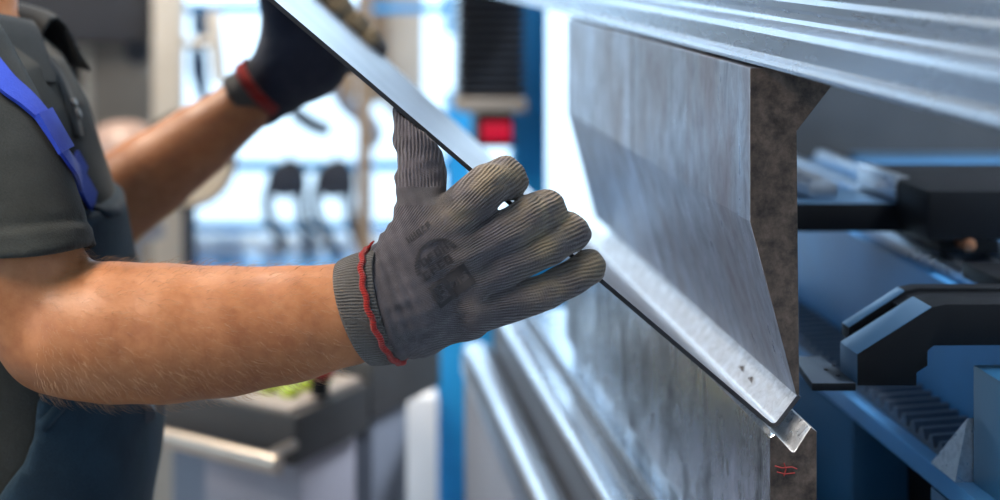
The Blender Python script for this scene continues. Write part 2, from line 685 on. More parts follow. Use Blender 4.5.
WB = [(-4.3, -1.75, 0.35, 3.5), (-1.55, 1.75, 0.06, 3.5), (1.95, 4.7, 0.35, 3.5)]
wall('wall_back', 'y', RY1, RY1 + 0.2, RX0, RX1, WB)
WL = [(-3.2, 0.2, 1.0, 3.4), (1.6, 5.6, 1.0, 3.4)]  # unseen windows, added to light the arms
wall('wall_left', 'x', RX0 - 0.2, RX0, RY0, RY1, WL)
WR = [(-3.0, 0.6, 0.8, 3.4), (1.2, 5.6, 0.8, 3.4)]  # unseen windows, added to light the machine interior
wall('wall_right', 'x', RX1, RX1 + 0.2, RY0, RY1, WR)
wall('wall_front', 'y', RY0 - 0.2, RY0, RX0, RX1, [(-3.6, -1.6, 1.6, 3.2)])  # window behind the camera, added as fill light on the arm
window(1, 'y', RY1 + 0.1, *WB[0], 1, 1)
window(2, 'y', RY1 + 0.1, *WB[1], 1, 1)
window(3, 'y', RY1 + 0.1, *WB[2], 2, 1)
window(4, 'x', RX0 - 0.1, *WL[0], 3, 2)
window(5, 'x', RX0 - 0.1, *WL[1], 3, 2)
window(6, 'x', RX1 + 0.1, *WR[0], 3, 2)
window(7, 'x', RX1 + 0.1, *WR[1], 3, 2)
window(8, 'y', RY0 - 0.1, -3.6, -1.6, 1.6, 3.2, 2, 2)

# ------------------------------------------------------------- press machine
# the ram: one long steel beam above the tools
ram = empty('press_ram', (0.42, 1.2, 1.3247), 'long shiny steel beam running across the top above the punch', 'machine beam')
bm = NB()
prism(bm, [(0.357, 1.3255), (0.3535, 1.327), (0.353, 1.3295), (0.3545, 1.3325), (0.358, 1.334), (0.36, 1.3355), (0.36, 1.350), (0.3625, 1.3545), (0.367, 1.356),
           (0.392, 1.356), (0.394, 1.359), (0.394, 1.364), (0.391, 1.367), (0.391, 1.372), (0.394, 1.376), (0.394, 1.386), (0.400, 1.390), (0.4, 1.46),
           (0.392, 1.465), (0.392, 1.9), (0.47, 1.9), (0.47, 1.3255)], 0.25, 2.7, 0, 0)
obj('beam', bm, MT['ram'], ram, 0.5)
bm = NB()
box(bm, (0.386, 0.25, 1.50), (0.392, 2.7, 1.62), 0.002)
obj('clamp_strip', bm, MT['rail'], ram, 0.5)

# two punch segments
pun = [(750, 68), (750, 222), (796, 394), (798, 397), (799.5, 394), (797, 131), (832, 86), (832, 68)]
pun = [(P(x, y, D1).x, P(x, y, D1).z) for x, y in pun]
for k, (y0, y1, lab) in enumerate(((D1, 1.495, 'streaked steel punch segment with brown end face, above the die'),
                                   (1.497, 1.84, 'far steel punch segment with a painted-in pale reflection beside the bright window gap'))):
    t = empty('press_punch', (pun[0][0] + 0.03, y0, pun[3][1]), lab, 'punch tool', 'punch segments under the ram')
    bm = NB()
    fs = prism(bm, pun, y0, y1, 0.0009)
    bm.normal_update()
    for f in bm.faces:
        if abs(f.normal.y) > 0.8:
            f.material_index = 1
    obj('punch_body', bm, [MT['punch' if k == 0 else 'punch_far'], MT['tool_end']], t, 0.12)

# the die
die = empty('press_die', (0.39, D1, 0.8775), 'steel die block with v groove under the punch, brown end face', 'die block')
dp = [(770, 437.5), (775, 434.5), (778, 437), (792, 452), (794.5, 452), (811, 427), (817, 431.5)]
dp = [(P(x, y, D1).x, P(x, y, D1).z) for x, y in dp]
dp += [(dp[-1][0], 0.8775), (0.372, 0.8775), (0.372, 0.905), (dp[0][0], 0.909)]
bm = NB()
prism(bm, dp, D1, 1.93, 0.0008)
bm.normal_update()
for f in bm.faces:
    c = f.calc_center_median()
    if abs(f.normal.y) > 0.8:
        f.material_index = 1
    elif dp[3][0] < c.x < dp[6][0] and c.z > dp[3][1] - 0.002:
        f.material_index = 2
obj('die_body', bm, [MT['die'], MT['tool_end'], MT['bright']], die, 0.12)
bm = NB()
for pts in (((775, 466), (782, 468), (792, 467), (797, 469)), ((777, 472), (785, 474), (795, 473)), ((784, 463), (786, 469), (784, 476))):
    tube(bm, [P(x, y, D1 - 0.0004) for x, y in pts], 0.0005, 6)
obj('red_mark', bm, simple('red_marker', (0.24, 0.02, 0.015), 0.7), die)

# the stepped lower bed
bed = empty('press_bed', (0.36, 1.4, 0.0), 'stepped polished steel rails over a grey lower front panel', 'machine bed')
bm = NB()
box(bm, (0.276, 0.5, 0.0), (0.48, 2.27, 0.765), 0.004)
obj('front_panel', bm, MT['grey_paint'], bed, 0.5)
bm = NB()
prism(bm, [(0.272, 0.768), (0.272, 0.792)] + [(0.295 - 0.0228 * math.cos(math.pi * k / 14), 0.795 + 0.0175 * math.sin(math.pi * k / 14)) for k in range(15)] + [(0.318, 0.792), (0.318, 0.768)], 0.5, 2.27)
obj('lower_rail', bm, MT['rail'], bed, 0.5)
bm = NB()
prism(bm, [(0.319, 0.768), (0.319, 0.848)] + [(0.319 + 0.017 * (1 - math.cos(math.pi * k / 16)), 0.848 + 0.014 * math.sin(math.pi * k / 16)) for k in range(1, 9)] + [(0.343, 0.862), (0.345, 0.860), (0.348, 0.860), (0.350, 0.862),
           (0.48, 0.862), (0.48, 0.768)], 0.5, 2.27)
bm.normal_update()
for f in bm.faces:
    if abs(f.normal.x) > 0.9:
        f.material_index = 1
obj('upper_rail', bm, [MT['rail'], MT['bed_side']], bed, 0.35)
bm = NB()
prism(bm, [(0.3615, 0.8625), (0.3615, 0.8745), (0.364, 0.877), (0.46, 0.877), (0.46, 0.8625)], 0.5, 2.2, 0)
bm.normal_update()
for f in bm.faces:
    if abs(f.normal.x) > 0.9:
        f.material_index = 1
obj('clamp_bar', bm, [MT['ram'], MT['bed_side']], bed, 0.35)

# the blue side frame
bm = NB()
d = 2.9
zf = (CAMZ) * F / d + VY
fr = [(513, -420), (547, -420), (547, 235), (590, 300), (590, zf), (437, zf), (437, 318), (470, 285), (513, 262)]
prism(bm, [(P(x, y, d).x, P(x, y, d).z) for x, y in fr], d, d + 0.05, 0.003)
tag(obj('machine_side_frame', bm, MT['blue'], None, 0.5), 'upright blue steel side frame plate at far end of machine', 'machine frame')

# bellows, plate and red display
d = 2.76
sc = empty('bellows_unit', P(493, 147, d), 'black ribbed bellows with a small red display hanging below', 'machine unit')
bm = NB()
x0, x1 = P(458, 0, d).x, P(528, 0, d).x
z1, z0 = P(0, -150, d).z, P(0, 97, d).z
nz_ = 30
rings = []
for k in range(nz_ * 2 + 1):
    z = z0 + (z1 - z0) * k / (nz_ * 2)
    e = 0.0 if k % 2 else 0.013
    rings.append([bm.verts.new(p) for p in ((x0 + e, d + e, z), (x1 - e, d + e, z), (x1 - e, d + 0.11 - e, z), (x0 + e, d + 0.11 - e, z))])
for a, b in zip(rings, rings[1:]):
    for i in range(4):
        bm.faces.new((a[i], a[(i + 1) % 4], b[(i + 1) % 4], b[i]))
bm.faces.new(rings[0])
bm.faces.new(rings[-1])
obj('bellows', bm, MT['bellow'], sc)
bm = NB()
a, b = P(459, 113, d - 0.01), P(527, 99, d - 0.01)
box(bm, (a.x, d - 0.01, a.z), (b.x, d + 0.115, b.z), 0.004)
obj('mount_plate', bm, MT['beige'], sc, 0.5)
bm = NB()
a, b = P(477, 148, d), P(514, 113.5, d)
box(bm, (a.x, d, a.z), (b.x, d + 0.09, b.z), 0.006)
hs = obj('display_housing', bm, MT['black'], sc, 0.5)
bm = NB()
a, b = P(482, 141, d - 0.003), P(511, 122, d - 0.003)
box(bm, (a.x, d - 0.003, a.z), (b.x, d + 0.004, b.z), 0.002)
tag(obj('display', bm, MT['led'], hs, 0.5), 'glowing red display')

# ------------------------------------------------------- behind the tools
bm = NB()
box(bm, (0.72, 2.52, 0.0), (2.2, 2.56, 1.9), 0.003)  # backdrop added to make the space behind the gauge dark
tag(obj('dark_backdrop_panel', bm, MT['black'], None, 0.5), 'added black backdrop for the dark machine interior behind the gauge', 'backdrop panel')
bm = NB()
d = 2.3
pf = [(770, -260), (1240, -260), (1240, 1.42 * F / d + VY), (1120, 1.42 * F / d + VY), (1120, 166), (780, 166)]
prism(bm, [(P(x, y, d).x, P(x, y, d).z) for x, y in pf], d, d + 0.04, 0.003)
ispl = tag(obj('inner_side_plate', bm, MT['interior_grey'], None, 0.5), 'dark grey inner plate under the ram, right of the punch', 'machine plate')
bm = NB()
a, b = P(872, 187, 2.2), P(1130, 161, 2.2)
box(bm, (a.x, 2.2, a.z), (b.x, 2.2995, b.z), 0.008)
tag(obj('cross_tube', bm, MT['satin_blue'], ispl, 0.5), 'pale blue horizontal tube')

gt = empty('gauge_table', (0.8, 1.7, 0), 'blue sheet metal table with polished rails inside the machine', 'gauge table')
bm = NB()
box(bm, (0.62, 1.15, 0.0), (1.05, 2.19, 1.10), 0.004)
obj('table_body', bm, MT['blue_light'], gt, 0.5)
for x in (0.634, 0.674, 0.716, 0.775):
    bm = NB()
    prism(bm, [(x, 1.1), (x, 1.109), (x + 0.004, 1.114), (x + 0.014, 1.114), (x + 0.018, 1.109), (x + 0.018, 1.1)], 1.16, 2.18)
    obj('guide_rail', bm, MT['rail'], gt, 0.4)

gc = empty('gauge_crossbar', (0.62, 1.54, 1.128), 'black horizontal crossbar behind the punch ending in a black block', 'gauge bar')
bm = NB()
a, b = P(778, 232, 1.5), P(936, 203, 1.5)
box(bm, (a.x, 1.5, a.z), (b.x, 1.585, b.z), 0.002)
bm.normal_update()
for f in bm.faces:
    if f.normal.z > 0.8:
        f.material_index = 1  # blue light on top of the black bar, put into its colour
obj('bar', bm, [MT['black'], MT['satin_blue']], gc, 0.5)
bm = NB()
a, b = P(928, 241, 1.43), P(1090, 190, 1.43)
box(bm, (a.x, 1.43, a.z), (b.x, 1.60, b.z), 0.006)
obj('carriage_block', bm, MT['black'], gc, 0.5)
bm = NB()
a, b = P(940, 262, 1.45), P(1000, 240, 1.45)
box(bm, (a.x, 1.45, 1.115), (b.x, 1.56, b.z), 0.003)
sl = obj('slide_shoe', bm, MT['black'], gc, 0.5)
bm = NB()
lathe(bm, [(0.002, -0.012), (0.006, -0.011), (0.0075, -0.006), (0.0075, 0.006)], P(965, 243, 1.44), 'y', 16)
tag(obj('screw_end', bm, MT['copper'], sl, 0.6), 'copper screw end')
bm = NB()
a, b = P(894, 201, 1.502), P(924, 180, 1.502)
prism(bm, [(a.x, a.z), (b.x, a.z), (b.x, b.z), (a.x + 0.004, b.z + 0.004), (a.x, b.z + 0.002)], 1.502, 1.60, 0.002)
tag(obj('stop_block', bm, MT['rail'], None, 0.5), 'small bright steel block sitting on the black crossbar', 'steel block')
bm = NB()
prism(bm, [(0.532, 1.1585), (0.562, 1.1585), (0.562, 1.172), (0.554, 1.178), (0.536, 1.178), (0.532, 1.172)], 1.515, 2.28, 0.0015)
tag(obj('gauge_rail', bm, MT['rail'], None, 0.5), 'pale steel rail running back from the crossbar, just right of punch', 'rail')

# lower rear bed with its ledge and openings
rb = empty('rear_bed', (0.58, 1.5, 0), 'dark blue rear bed with a ledge and black opening, right of the die', 'machine bed')
bm = NB()
box(bm, (0.545, 0.85, 0.962), (0.619, 2.25, 0.98), 0.002)
obj('ledge', bm, MT['blue_light'], rb, 0.5)
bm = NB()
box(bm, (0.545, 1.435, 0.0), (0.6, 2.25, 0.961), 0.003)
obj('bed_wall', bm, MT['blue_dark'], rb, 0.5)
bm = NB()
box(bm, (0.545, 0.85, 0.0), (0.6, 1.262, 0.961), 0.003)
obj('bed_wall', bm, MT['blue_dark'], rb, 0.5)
bm = NB()
box(bm, (0.6005, 0.85, 0.0), (0.619, 2.25, 0.961), 0.0)
obj('recess_shade_plate', bm, MT['black'], rb, 0.5)  # black plate stands for the shade inside the opening
bm = NB()
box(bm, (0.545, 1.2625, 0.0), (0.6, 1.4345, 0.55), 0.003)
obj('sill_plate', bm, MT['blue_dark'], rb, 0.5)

bm = NB()
y0, n, pt = 1.275, 34, 0.019
pr = [(y0, 0.9802)]
for k in range(n):
    y = y0 + k * pt
    pr += [(y + 0.002, 0.984), (y + 0.006, 0.993), (y + 0.011, 0.993), (y + 0.016, 0.984)]
pr.append((y0 + n * pt, 0.9802))
vsA = [bm.verts.new((0.560, y - 0.008, z)) for y, z in pr]
vsB = [bm.verts.new((0.614, y + 0.004, z)) for y, z in pr]
for i in range(len(pr) - 1):
    bm.faces.new((vsA[i], vsB[i], vsB[i + 1], vsA[i + 1]))
bm.faces.new((vsA[0], vsA[-1], vsB[-1], vsB[0]))
bm.faces.new(vsA)
bm.faces.new(list(reversed(vsB)))
tag(obj('toothed_rack', bm, MT['rack_steel'], None, 0.5), 'long ribbed rack lying on the blue ledge right of the die', 'gear rack')

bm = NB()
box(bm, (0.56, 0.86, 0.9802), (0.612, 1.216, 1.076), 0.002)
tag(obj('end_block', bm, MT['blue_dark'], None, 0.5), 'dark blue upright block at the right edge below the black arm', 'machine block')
bm = NB()
A = [Vector((0.546, 1.262, 0.9802)), Vector((0.546, 1.217, 0.9802)), Vector((0.556, 1.217, 1.032))]
B = [v + Vector((0.05, 0, 0)) for v in A]
B[2] = A[2] + Vector((0.03, 0, 0))
va, vb = [bm.verts.new(v) for v in A], [bm.verts.new(v) for v in B]
bm.faces.new(va)
bm.faces.new(list(reversed(vb)))
for i in range(3):
    bm.faces.new((va[i], vb[i], vb[(i + 1) % 3], va[(i + 1) % 3]))
tag(obj('milled_wedge', bm, MT['bright'], None, 0.4), 'small bright milled steel wedge on the ledge against dark blue block', 'steel wedge')

# the back gauge finger
d0, d1_ = 1.2, 1.268
fg = empty('gauge_finger', P(900, 390, d0), 'black angled gauge finger with a flat stop plate pointing at the punch', 'gauge finger')


def pz(lst, d):
    return [(P(x, y, d).x, P(x, y, d).z) for x, y in lst]


def blue_lit_top(bm):  # paints blue light onto the sloped and left faces of the black finger
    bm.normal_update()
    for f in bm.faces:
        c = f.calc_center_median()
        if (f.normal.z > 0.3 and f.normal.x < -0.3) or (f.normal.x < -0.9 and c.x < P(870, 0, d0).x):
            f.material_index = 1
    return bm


bm = NB()
prism(bm, pz([(857, 386), (857, 354), (932, 307), (946, 304), (1100, 304), (1100, 345), (934, 346), (928, 351), (928, 366), (917, 373), (917, 386)], d0),
      d0, d0 + 0.037, 0.0012)
obj('arm', blue_lit_top(bm), [MT['black'], MT['satin_blue']], fg, 0.3)
bm = NB()
prism(bm, pz([(919, 318), (932, 310), (946, 307), (1100, 307), (1100, 345), (919, 345)], d0), d0 + 0.0372, d0 + 0.0518)
obj('arm_web', blue_lit_top(bm), [MT['black'], MT['satin_blue']], fg, 0.3)
bm = NB()
prism(bm, pz([(873, 344), (932, 306), (946, 303), (1100, 303), (1100, 345), (930, 346), (900, 353), (873, 357)], d0), d0 + 0.052, d1_, 0.0012)
obj('jaw', blue_lit_top(bm), [MT['black'], MT['satin_blue']], fg, 0.3)
bm = NB()
q0 = P(812, 383, d0 - 0.002)
z = q0.z
pl = [P(812, 383, d0 - 0.002), P(856, 383, d0 - 0.002), (P(856, 383, d0).x, 1.276, 0), (0.4346, 1.276, 0)]
prism(bm, [(p[0], p[1]) for p in pl], z - 0.0065, z, 0.0008, axis='z')
bm.normal_update()
for f in bm.faces:
    if f.normal.z < 0.5:
        f.material_index = 1
st = obj('stop_plate', bm, [MT['plate_steel'], MT['black']], fg, 0.3)
for px, py in ((826, 370), (838, 376), (834, 366)):
    bm = NB()
    k = (CAMZ - z) * F / (py - VY)
    lathe(bm, [(0.0018, 0), (0.0018, 0.0006)], ((px - VX) * k / F, k, z + 0.0001), 'z', 12)
    obj('screw_hole', bm, MT['black'], st)
bm = NB()
a = P(957, 304, d0)
box(bm, (P(1010, 0, 1.27).x, d1_ - 0.002, 1.1142), (0.72, 1.36, 1.1285), 0.002)
obj('mount_foot', bm, MT['black'], fg, 0.5)

# ------------------------------------------------------ sheet being bent
DN, DE, DF = 1.136, 1.150, 1.70          # near edge at the worker, near end at the die, far edge
Nn, Nb = P(212, -53, DN), P(774, 425, DE)
s_ = DE / DF
Fb = Vector((Nb.x, 1.80, Nb.z))
Fn = P(266, -50, DF)
bend = []                                # section offsets from the bend point, along the machine
dirn = (Nn - Nb)
dirn.y = 0
dirn.normalize()
fl = (P(792, 398, DE) - P(772, 424, DE))
fl.y = 0
fll = fl.length
fl.normalize()
rad = 0.0026
# rounded bend between the long side and the short flange
cB = Vector((0, 0, 0))
arc = []
for k in range(9):
    t = k / 8
    a = dirn * rad * 1.6
    b = fl * rad * 1.6
    arc.append(a * (1 - t) ** 2 + b * t ** 2)
near_pts = [Nn.lerp(Nb, t) for t in [i / 24 for i in range(24)]] + [Nb + a for a in arc] + [Nb + fl * (rad * 1.6 + (fll * 1.12 - rad) * t) for t in (0.3, 0.6, 1.0)]
far_pts = [Fn.lerp(Fb, t) for t in [i / 24 for i in range(24)]] + [Fb + a for a in arc] + [Fb + fl * (rad * 1.6 + (fll * 1.12 - rad) * t) for t in (0.3, 0.6, 1.0)]
TH = 0.0034
NYS = 14


def sheet_mesh():
    bm = NB()
    n = len(near_pts)
    g = []
    for i in range(n):
        g.append([near_pts[i].lerp(far_pts[i], j / NYS) for j in range(NYS + 1)])
    flip = (g[0][1] - g[0][0]).cross(g[1][0] - g[0][0]).z < 0
    top = [[None] * (NYS + 1) for _ in range(n)]
    bot = [[None] * (NYS + 1) for _ in range(n)]
    for i in range(n):
        for j in range(NYS + 1):
            du = g[min(i + 1, n - 1)][j] - g[max(i - 1, 0)][j]
            dv = g[i][min(j + 1, NYS)] - g[i][max(j - 1, 0)]
            nn = dv.cross(du).normalized()
            if flip:
                nn = -nn
            top[i][j] = bm.verts.new(g[i][j])
            bot[i][j] = bm.verts.new(g[i][j] - nn * TH)
    for i in range(n - 1):
        for j in range(NYS):
            f = bm.faces.new((top[i][j], top[i + 1][j], top[i + 1][j + 1], top[i][j + 1]))
            f.material_index = 2 if i > 29 else 0
            bm.faces.new((bot[i][j], bot[i][j + 1], bot[i + 1][j + 1], bot[i + 1][j]))
        for j in (0, NYS):
            f = bm.faces.new((top[i][j], bot[i][j], bot[i + 1][j], top[i + 1][j]))
            f.material_index = 1
    for i in (0, n - 1):
        for j in range(NYS):
            bm.faces.new((top[i][j], top[i][j + 1], bot[i][j + 1], bot[i][j]))
    return bm


t1 = (Fn.lerp(Fb, 0.3) - Nn.lerp(Nb, 0.3))
sh = empty('sheet_metal', Nb, 'thin shiny metal sheet held in both gloves, its bent end in the die', 'metal sheet')
obj('sheet_body', sheet_mesh(), [MT['sheet'], MT['sheet_edge'], MT['flange']], sh, 0.6)
fn = Vector((-fl.z, 0, fl.x))
for (t, w) in ((0.118, 0.42), (0.16, 0.5)):
    bm = NB()
    c = Nb.lerp(Fb, t) + fl * (rad + (fll * 0.86) * w) + fn * 0.0003
    for sgn in (1,):
        q = [c, c + Vector((0, 0.012, 0)) + fl * 0.001, c + Vector((0, 0.006, 0)) + fl * 0.0045]
        lo = [bm.verts.new(v) for v in q]
        hi = [bm.verts.new(v + fn * 0.0003) for v in q]
        bm.faces.new(lo)
        bm.faces.new(hi)
        for i in range(3):
            bm.faces.new((lo[i], lo[(i + 1) % 3], hi[(i + 1) % 3], hi[i]))
    tag(obj('arrow_mark', bm, MT['print'], sh), 'small black arrow mark on the bent edge')

# plane of the near strip of the sheet, for the hands to close on
_a, _b, _c = Nn.lerp(Nb, 0.3), Nn.lerp(Nb, 0.8), Nn.lerp(Nb, 0.55).lerp(Fn.lerp(Fb, 0.55), 0.12)
SN = (_b - _a).cross(_c - _a).normalized()
if SN.z < 0:
    SN = -SN
SP = _a.copy()
_a2, _b2, _c2 = Fn.lerp(Fb, 0.02), Fn.lerp(Fb, 0.4), Nn.lerp(Nb, 0.2).lerp(Fn.lerp(Fb, 0.2), 0.8)
SN2 = (_b2 - _a2).cross(_c2 - _a2).normalized()
if SN2.z < 0:
    SN2 = -SN2
SP2 = _a2.copy()

# ---------------------------------------------------------------- the worker
DT = 1.40
K1 = D1 / F
KT = DT / F


def H(px, py, off=0.0):                 # near arm and hand; off counts pixels deeper
    return P(px, py, D1 + off * K1)


worker = empty('person', (P(-20, 0, DT).x, DT, 0.0),
               'worker in charcoal polo shirt, navy bib overalls and grey knit gloves holding the sheet', 'person')

TZ = [(-10, -52, 48, 60), (15, -52, 62, 90), (35, -50, 84, 140), (58, -46, 106, 178), (100, -42, 124, 200), (150, -34, 130, 202),
      (200, -26, 138, 198), (260, -14, 138, 192), (330, -2, 144, 188), (400, 6, 146, 184), (450, 4, 146, 184), (500, 0, 144, 186),
      (600, -8, 138, 188), (690, -12, 120, 178)]
tz = np.array([[CAMZ - (p - VY) * KT, (cx - VX) * KT, a * KT, b * KT] for p, cx, a, b in TZ])[::-1]


def torso_sdf(grow, top=-5, bottom=690):
    zt, zb = CAMZ - (top - VY) * KT, CAMZ - (bottom - VY) * KT

    def fn(X, Y, Z):
        z = Z.ravel()
        cx = np.interp(z, tz[:, 0], tz[:, 1])[None, None, :]
        a = np.interp(z, tz[:, 0], tz[:, 2])[None, None, :] + grow
        b = np.interp(z, tz[:, 0], tz[:, 3])[None, None, :] + grow
        u, w = (X - cx) / a, (Y - DT) / b
        q = (np.abs(u) ** 2.3 + np.abs(w) ** 2.3) ** (1 / 2.3)
        d = (q - 1) * a
        return np.maximum(d, np.maximum(Z - zt, zb - Z))
    return fn


SH_N, SH_F = P(-62, 70, 1.21), P(-40, 75, DT + 0.20)
ARM = [(SH_N, 0.045), (P(-24, 170, 1.178), 0.048), (P(14, 262, 1.152), 0.0500), (P(58, 328, 1.146), 0.0480)]
FORE = [(P(60, 329, 1.146), 0.0485), (H(82, 331, 18), 0.0500), (H(112, 332, 14), 0.0518), (H(165, 333, 10), 0.0512), (H(225, 331, 6), 0.0475),
        (H(290, 324, 3), 0.0425), (H(345, 314, 1), 0.0372), (H(380, 307, 0), 0.0335), (H(412, 296, 0), 0.017)]
EL_F = P(62, 236, 1.60)
K7 = 1.66 / F
ARMF = [(SH_F, 0.054), (P(10, 170, 1.62), 0.052), (EL_F, 0.047)]
FOREF = [(EL_F, 0.047), (P(105, 208, 1.62), 0.050), (P(150, 176, 1.635), 0.0465), (P(200, 140, 1.65), 0.040), (P(246, 105, 1.66), 0.0315), (P(272, 86, 1.665), 0.022)]

lo = np.array([-0.62, 1.02, -0.01])
hi = np.array([0.14, 1.75, 1.78])
fb = Field(lo, hi, 0.0055)
fb.join((-0.6, 1.05, 0.7), (0.0, 1.75, 1.42), torso_sdf(-0.012), 0)
fb.chain(ARM, 0.006)
fb.chain(FORE, 0.004)
fb.chain(ARMF, 0.006)
fb.chain(FOREF, 0.004)
NK = P(-52, 0, DT)
HD = NK + Vector((0.055, 0, 0.185))
fb.cap(NK + Vector((-0.005, 0, -0.05)), NK + Vector((0.02, 0, 0.09)), 0.062, 0.056, 0.03)
fb.ell(HD + Vector((-0.012, 0, 0.025)), (0.098, 0.077, 0.095), 0.02)
fb.ell(HD + Vector((0.035, 0, -0.045)), (0.062, 0.058, 0.07), 0.03)
fb.cap(HD + Vector((0.086, 0, 0.012)), HD + Vector((0.108, 0, -0.026)), 0.008, 0.013, 0.012)     # nose
fb.cap(HD + Vector((0.072, -0.045, 0.03)), HD + Vector((0.072, 0.045, 0.03)), 0.012, 0.012, 0.015)   # brow
for s in (-1, 1):
    fb.cap(HD + Vector((-0.012, s * 0.079, 0.012)), HD + Vector((-0.004, s * 0.076, -0.025)), 0.017, 0.010, 0.008)
    fb.cap(HD + Vector((0.094, s * 0.004, -0.058)), HD + Vector((0.084, s * 0.024, -0.06)), 0.007, 0.004, 0.006)
    fb.cap(HD + Vector((0.09, s * 0.004, -0.072)), HD + Vector((0.082, s * 0.02, -0.071)), 0.008, 0.004, 0.006)
    fb.ell(HD + Vector((0.084, s * 0.032, 0.008)), (0.012, 0.016, 0.010), 0.01, 'cut')
HIP = P(-8, 640, DT)
for s in (-1, 1):
    hp = Vector((HIP.x, DT + s * 0.09, HIP.z))
    kn = Vector((HIP.x + 0.03 + 0.04 * s, DT + s * 0.11, 0.46))
    an = Vector((HIP.x + 0.01 + 0.07 * s, DT + s * 0.12, 0.09))
    fb.cap(hp, kn, 0.082, 0.056, 0.03)
    fb.cap(kn, an, 0.056, 0.038, 0.02)
    fb.cap(an + Vector((-0.02, 0, -0.04)), an + Vector((0.15, 0, -0.055)), 0.036, 0.026, 0.02)
me, V = fb.mesh('body')
relax(me, 3, 0.5)
body = link('body', me, MT['skin'], worker, 4)
sub = body.modifiers.new('smooth', 'SUBSURF')
sub.levels = sub.render_levels = 1
body_bvh = None


def wrinkle(X, Y, Z, amp, sc, seed):
    rs = np.random.RandomState(seed)
    d = 0
    for k in range(5):
        v = rs.normal(size=3)
        v /= np.linalg.norm(v)
        d = d + np.sin((X * v[0] + Y * v[1] + Z * v[2]) * sc * rs.uniform(0.6, 1.6) + rs.uniform(0, 6.28))
    return d * amp / 5


# polo shirt: body and two sleeves
fs = Field((-0.60, 1.05, 0.70), (0.02, 1.78, 1.40), 0.0036)
fs.join((-0.6, 1.05, 0.7), (0.02, 1.78, 1.40), torso_sdf(0.0, 10, 560), 0)
hemc, hemn = P(46, 252, 1.10), Vector((0.13, -0.22, -0.97)).normalized()


def sleeve(S, E, r0, r1, hc, hn):
    S, E = np.array(S), np.array(E)
    hc, hn = np.array(hc), np.array(hn)
    ab = E - S
    L = float(ab @ ab)

    def raw(X, Y, Z):
        t = ((X - S[0]) * ab[0] + (Y - S[1]) * ab[1] + (Z - S[2]) * ab[2]) / L
        tc = np.clip(t, 0, 1.2)
        r = r0 + (r1 - r0) * tc
        d = np.sqrt((X - S[0] - tc * ab[0]) ** 2 + (Y - S[1] - tc * ab[1]) ** 2 + (Z - S[2] - tc * ab[2]) ** 2) - r
        pl = (X - hc[0]) * hn[0] + (Y - hc[1]) * hn[1] + (Z - hc[2]) * hn[2]
        return d, pl
    return raw


rn = sleeve(SH_N, P(20, 262, 1.148), 0.066, 0.0600, hemc, hemn)


def sl_out(X, Y, Z):
    d, pl = rn(X, Y, Z)
    d = d + wrinkle(X, Y, Z, 0.0055, 42, 3)
    roll = np.exp(-((pl + 0.022) / 0.0022) ** 2) * 0.0022 - np.exp(-((pl + 0.0145) / 0.0022) ** 2) * 0.0015
    return np.maximum(d + roll, pl)


def sl_in(X, Y, Z):
    d, pl = rn(X, Y, Z)
    return np.maximum(d + 0.0075, -(pl + 0.03))


fs.join((-0.6, 1.05, 1.0), (0.02, 1.3, 1.40), sl_out, 0.012)
fs.join((-0.45, 1.05, 1.0), (0.02, 1.26, 1.30), sl_in, 0.0, 'cut')
rf = sleeve(SH_F, P(20, 185, 1.625), 0.066, 0.062, P(30, 180, 1.62), Vector((0.5, 0, -0.85)).normalized())
fs.join((-0.6, 1.45, 1.0), (0.02, 1.78, 1.40), lambda X, Y, Z: np.maximum(*rf(X, Y, Z)), 0.02)
fs.join((-0.6, 1.05, 0.7), (0.02, 1.78, 1.40), lambda X, Y, Z: wrinkle(X, Y, Z, 0.005, 42, 11), 0, 'warp')
me, V = fs.mesh('polo_shirt')
relax(me, 1, 0.5)
shirt_bvh = bvh_of(me)
shirt = link('polo_shirt', me, MT['shirt'], worker, 4)


def ribbon(pts, nrm, w, th):
    """a band with thickness along surface points"""
    bm = NB()
    rows = []
    n = len(pts)
    for i in range(n):
        t = (pts[min(i + 1, n - 1)] - pts[max(i - 1, 0)]).normalized()
        nn = (nrm[i] - t * nrm[i].dot(t)).normalized()
        s = t.cross(nn)
        rows.append([bm.verts.new(p) for p in (pts[i] - s * w / 2 - nn * th, pts[i] - s * w / 2 + nn * th * 0.6, pts[i] + nn * th,
                                               pts[i] + s * w / 2 + nn * th * 0.6, pts[i] + s * w / 2 - nn * th)])
    for a, b in zip(rows, rows[1:]):
        for i in range(5):
            bm.faces.new((a[i], a[(i + 1) % 5], b[(i + 1) % 5], b[i]))
    bm.faces.new(rows[0])
    bm.faces.new(list(reversed(rows[-1])))
    return bm


def cast_path(tree, pix, lift, n=8):
    ps, ns = [], []
    for (a, b) in zip(pix, pix[1:]):
        for k in range(n):
            x, y = a[0] + (b[0] - a[0]) * k / n, a[1] + (b[1] - a[1]) * k / n
            h, nn = cast(tree, x, y)
            if h is not None:
                ps.append(h + nn * lift)
                ns.append(nn)
    for _ in range(4):
        q = ps[:]
        m = ns[:]
        for i in range(1, len(ps) - 1):
            q[i] = (ps[i - 1] + ps[i] * 2 + ps[i + 1]) / 4
            m[i] = (ns[i - 1] + ns[i] * 2 + ns[i + 1]).normalized()
        ps, ns = q, m
    return ps, ns


# bib overalls
def px_of(X, Z):
    return X / KT + VX, (CAMZ - Z) / KT + VY


def bib(X, Y, Z):
    px, py = px_of(X, Z)
    edge = np.interp(py.ravel(), [190, 205, 230, 260, 300, 395, 430, 460, 490, 520, 560],
                     [84, 79, 74, 72, 70, 57, 34, 0, -60, -220, -400])[None, None, :] + 0 * X
    d = torso_sdf(0.009, 190, 690)(X, Y, Z)
    return np.maximum(d, np.maximum((edge - px) * KT, (196 - py) * KT))


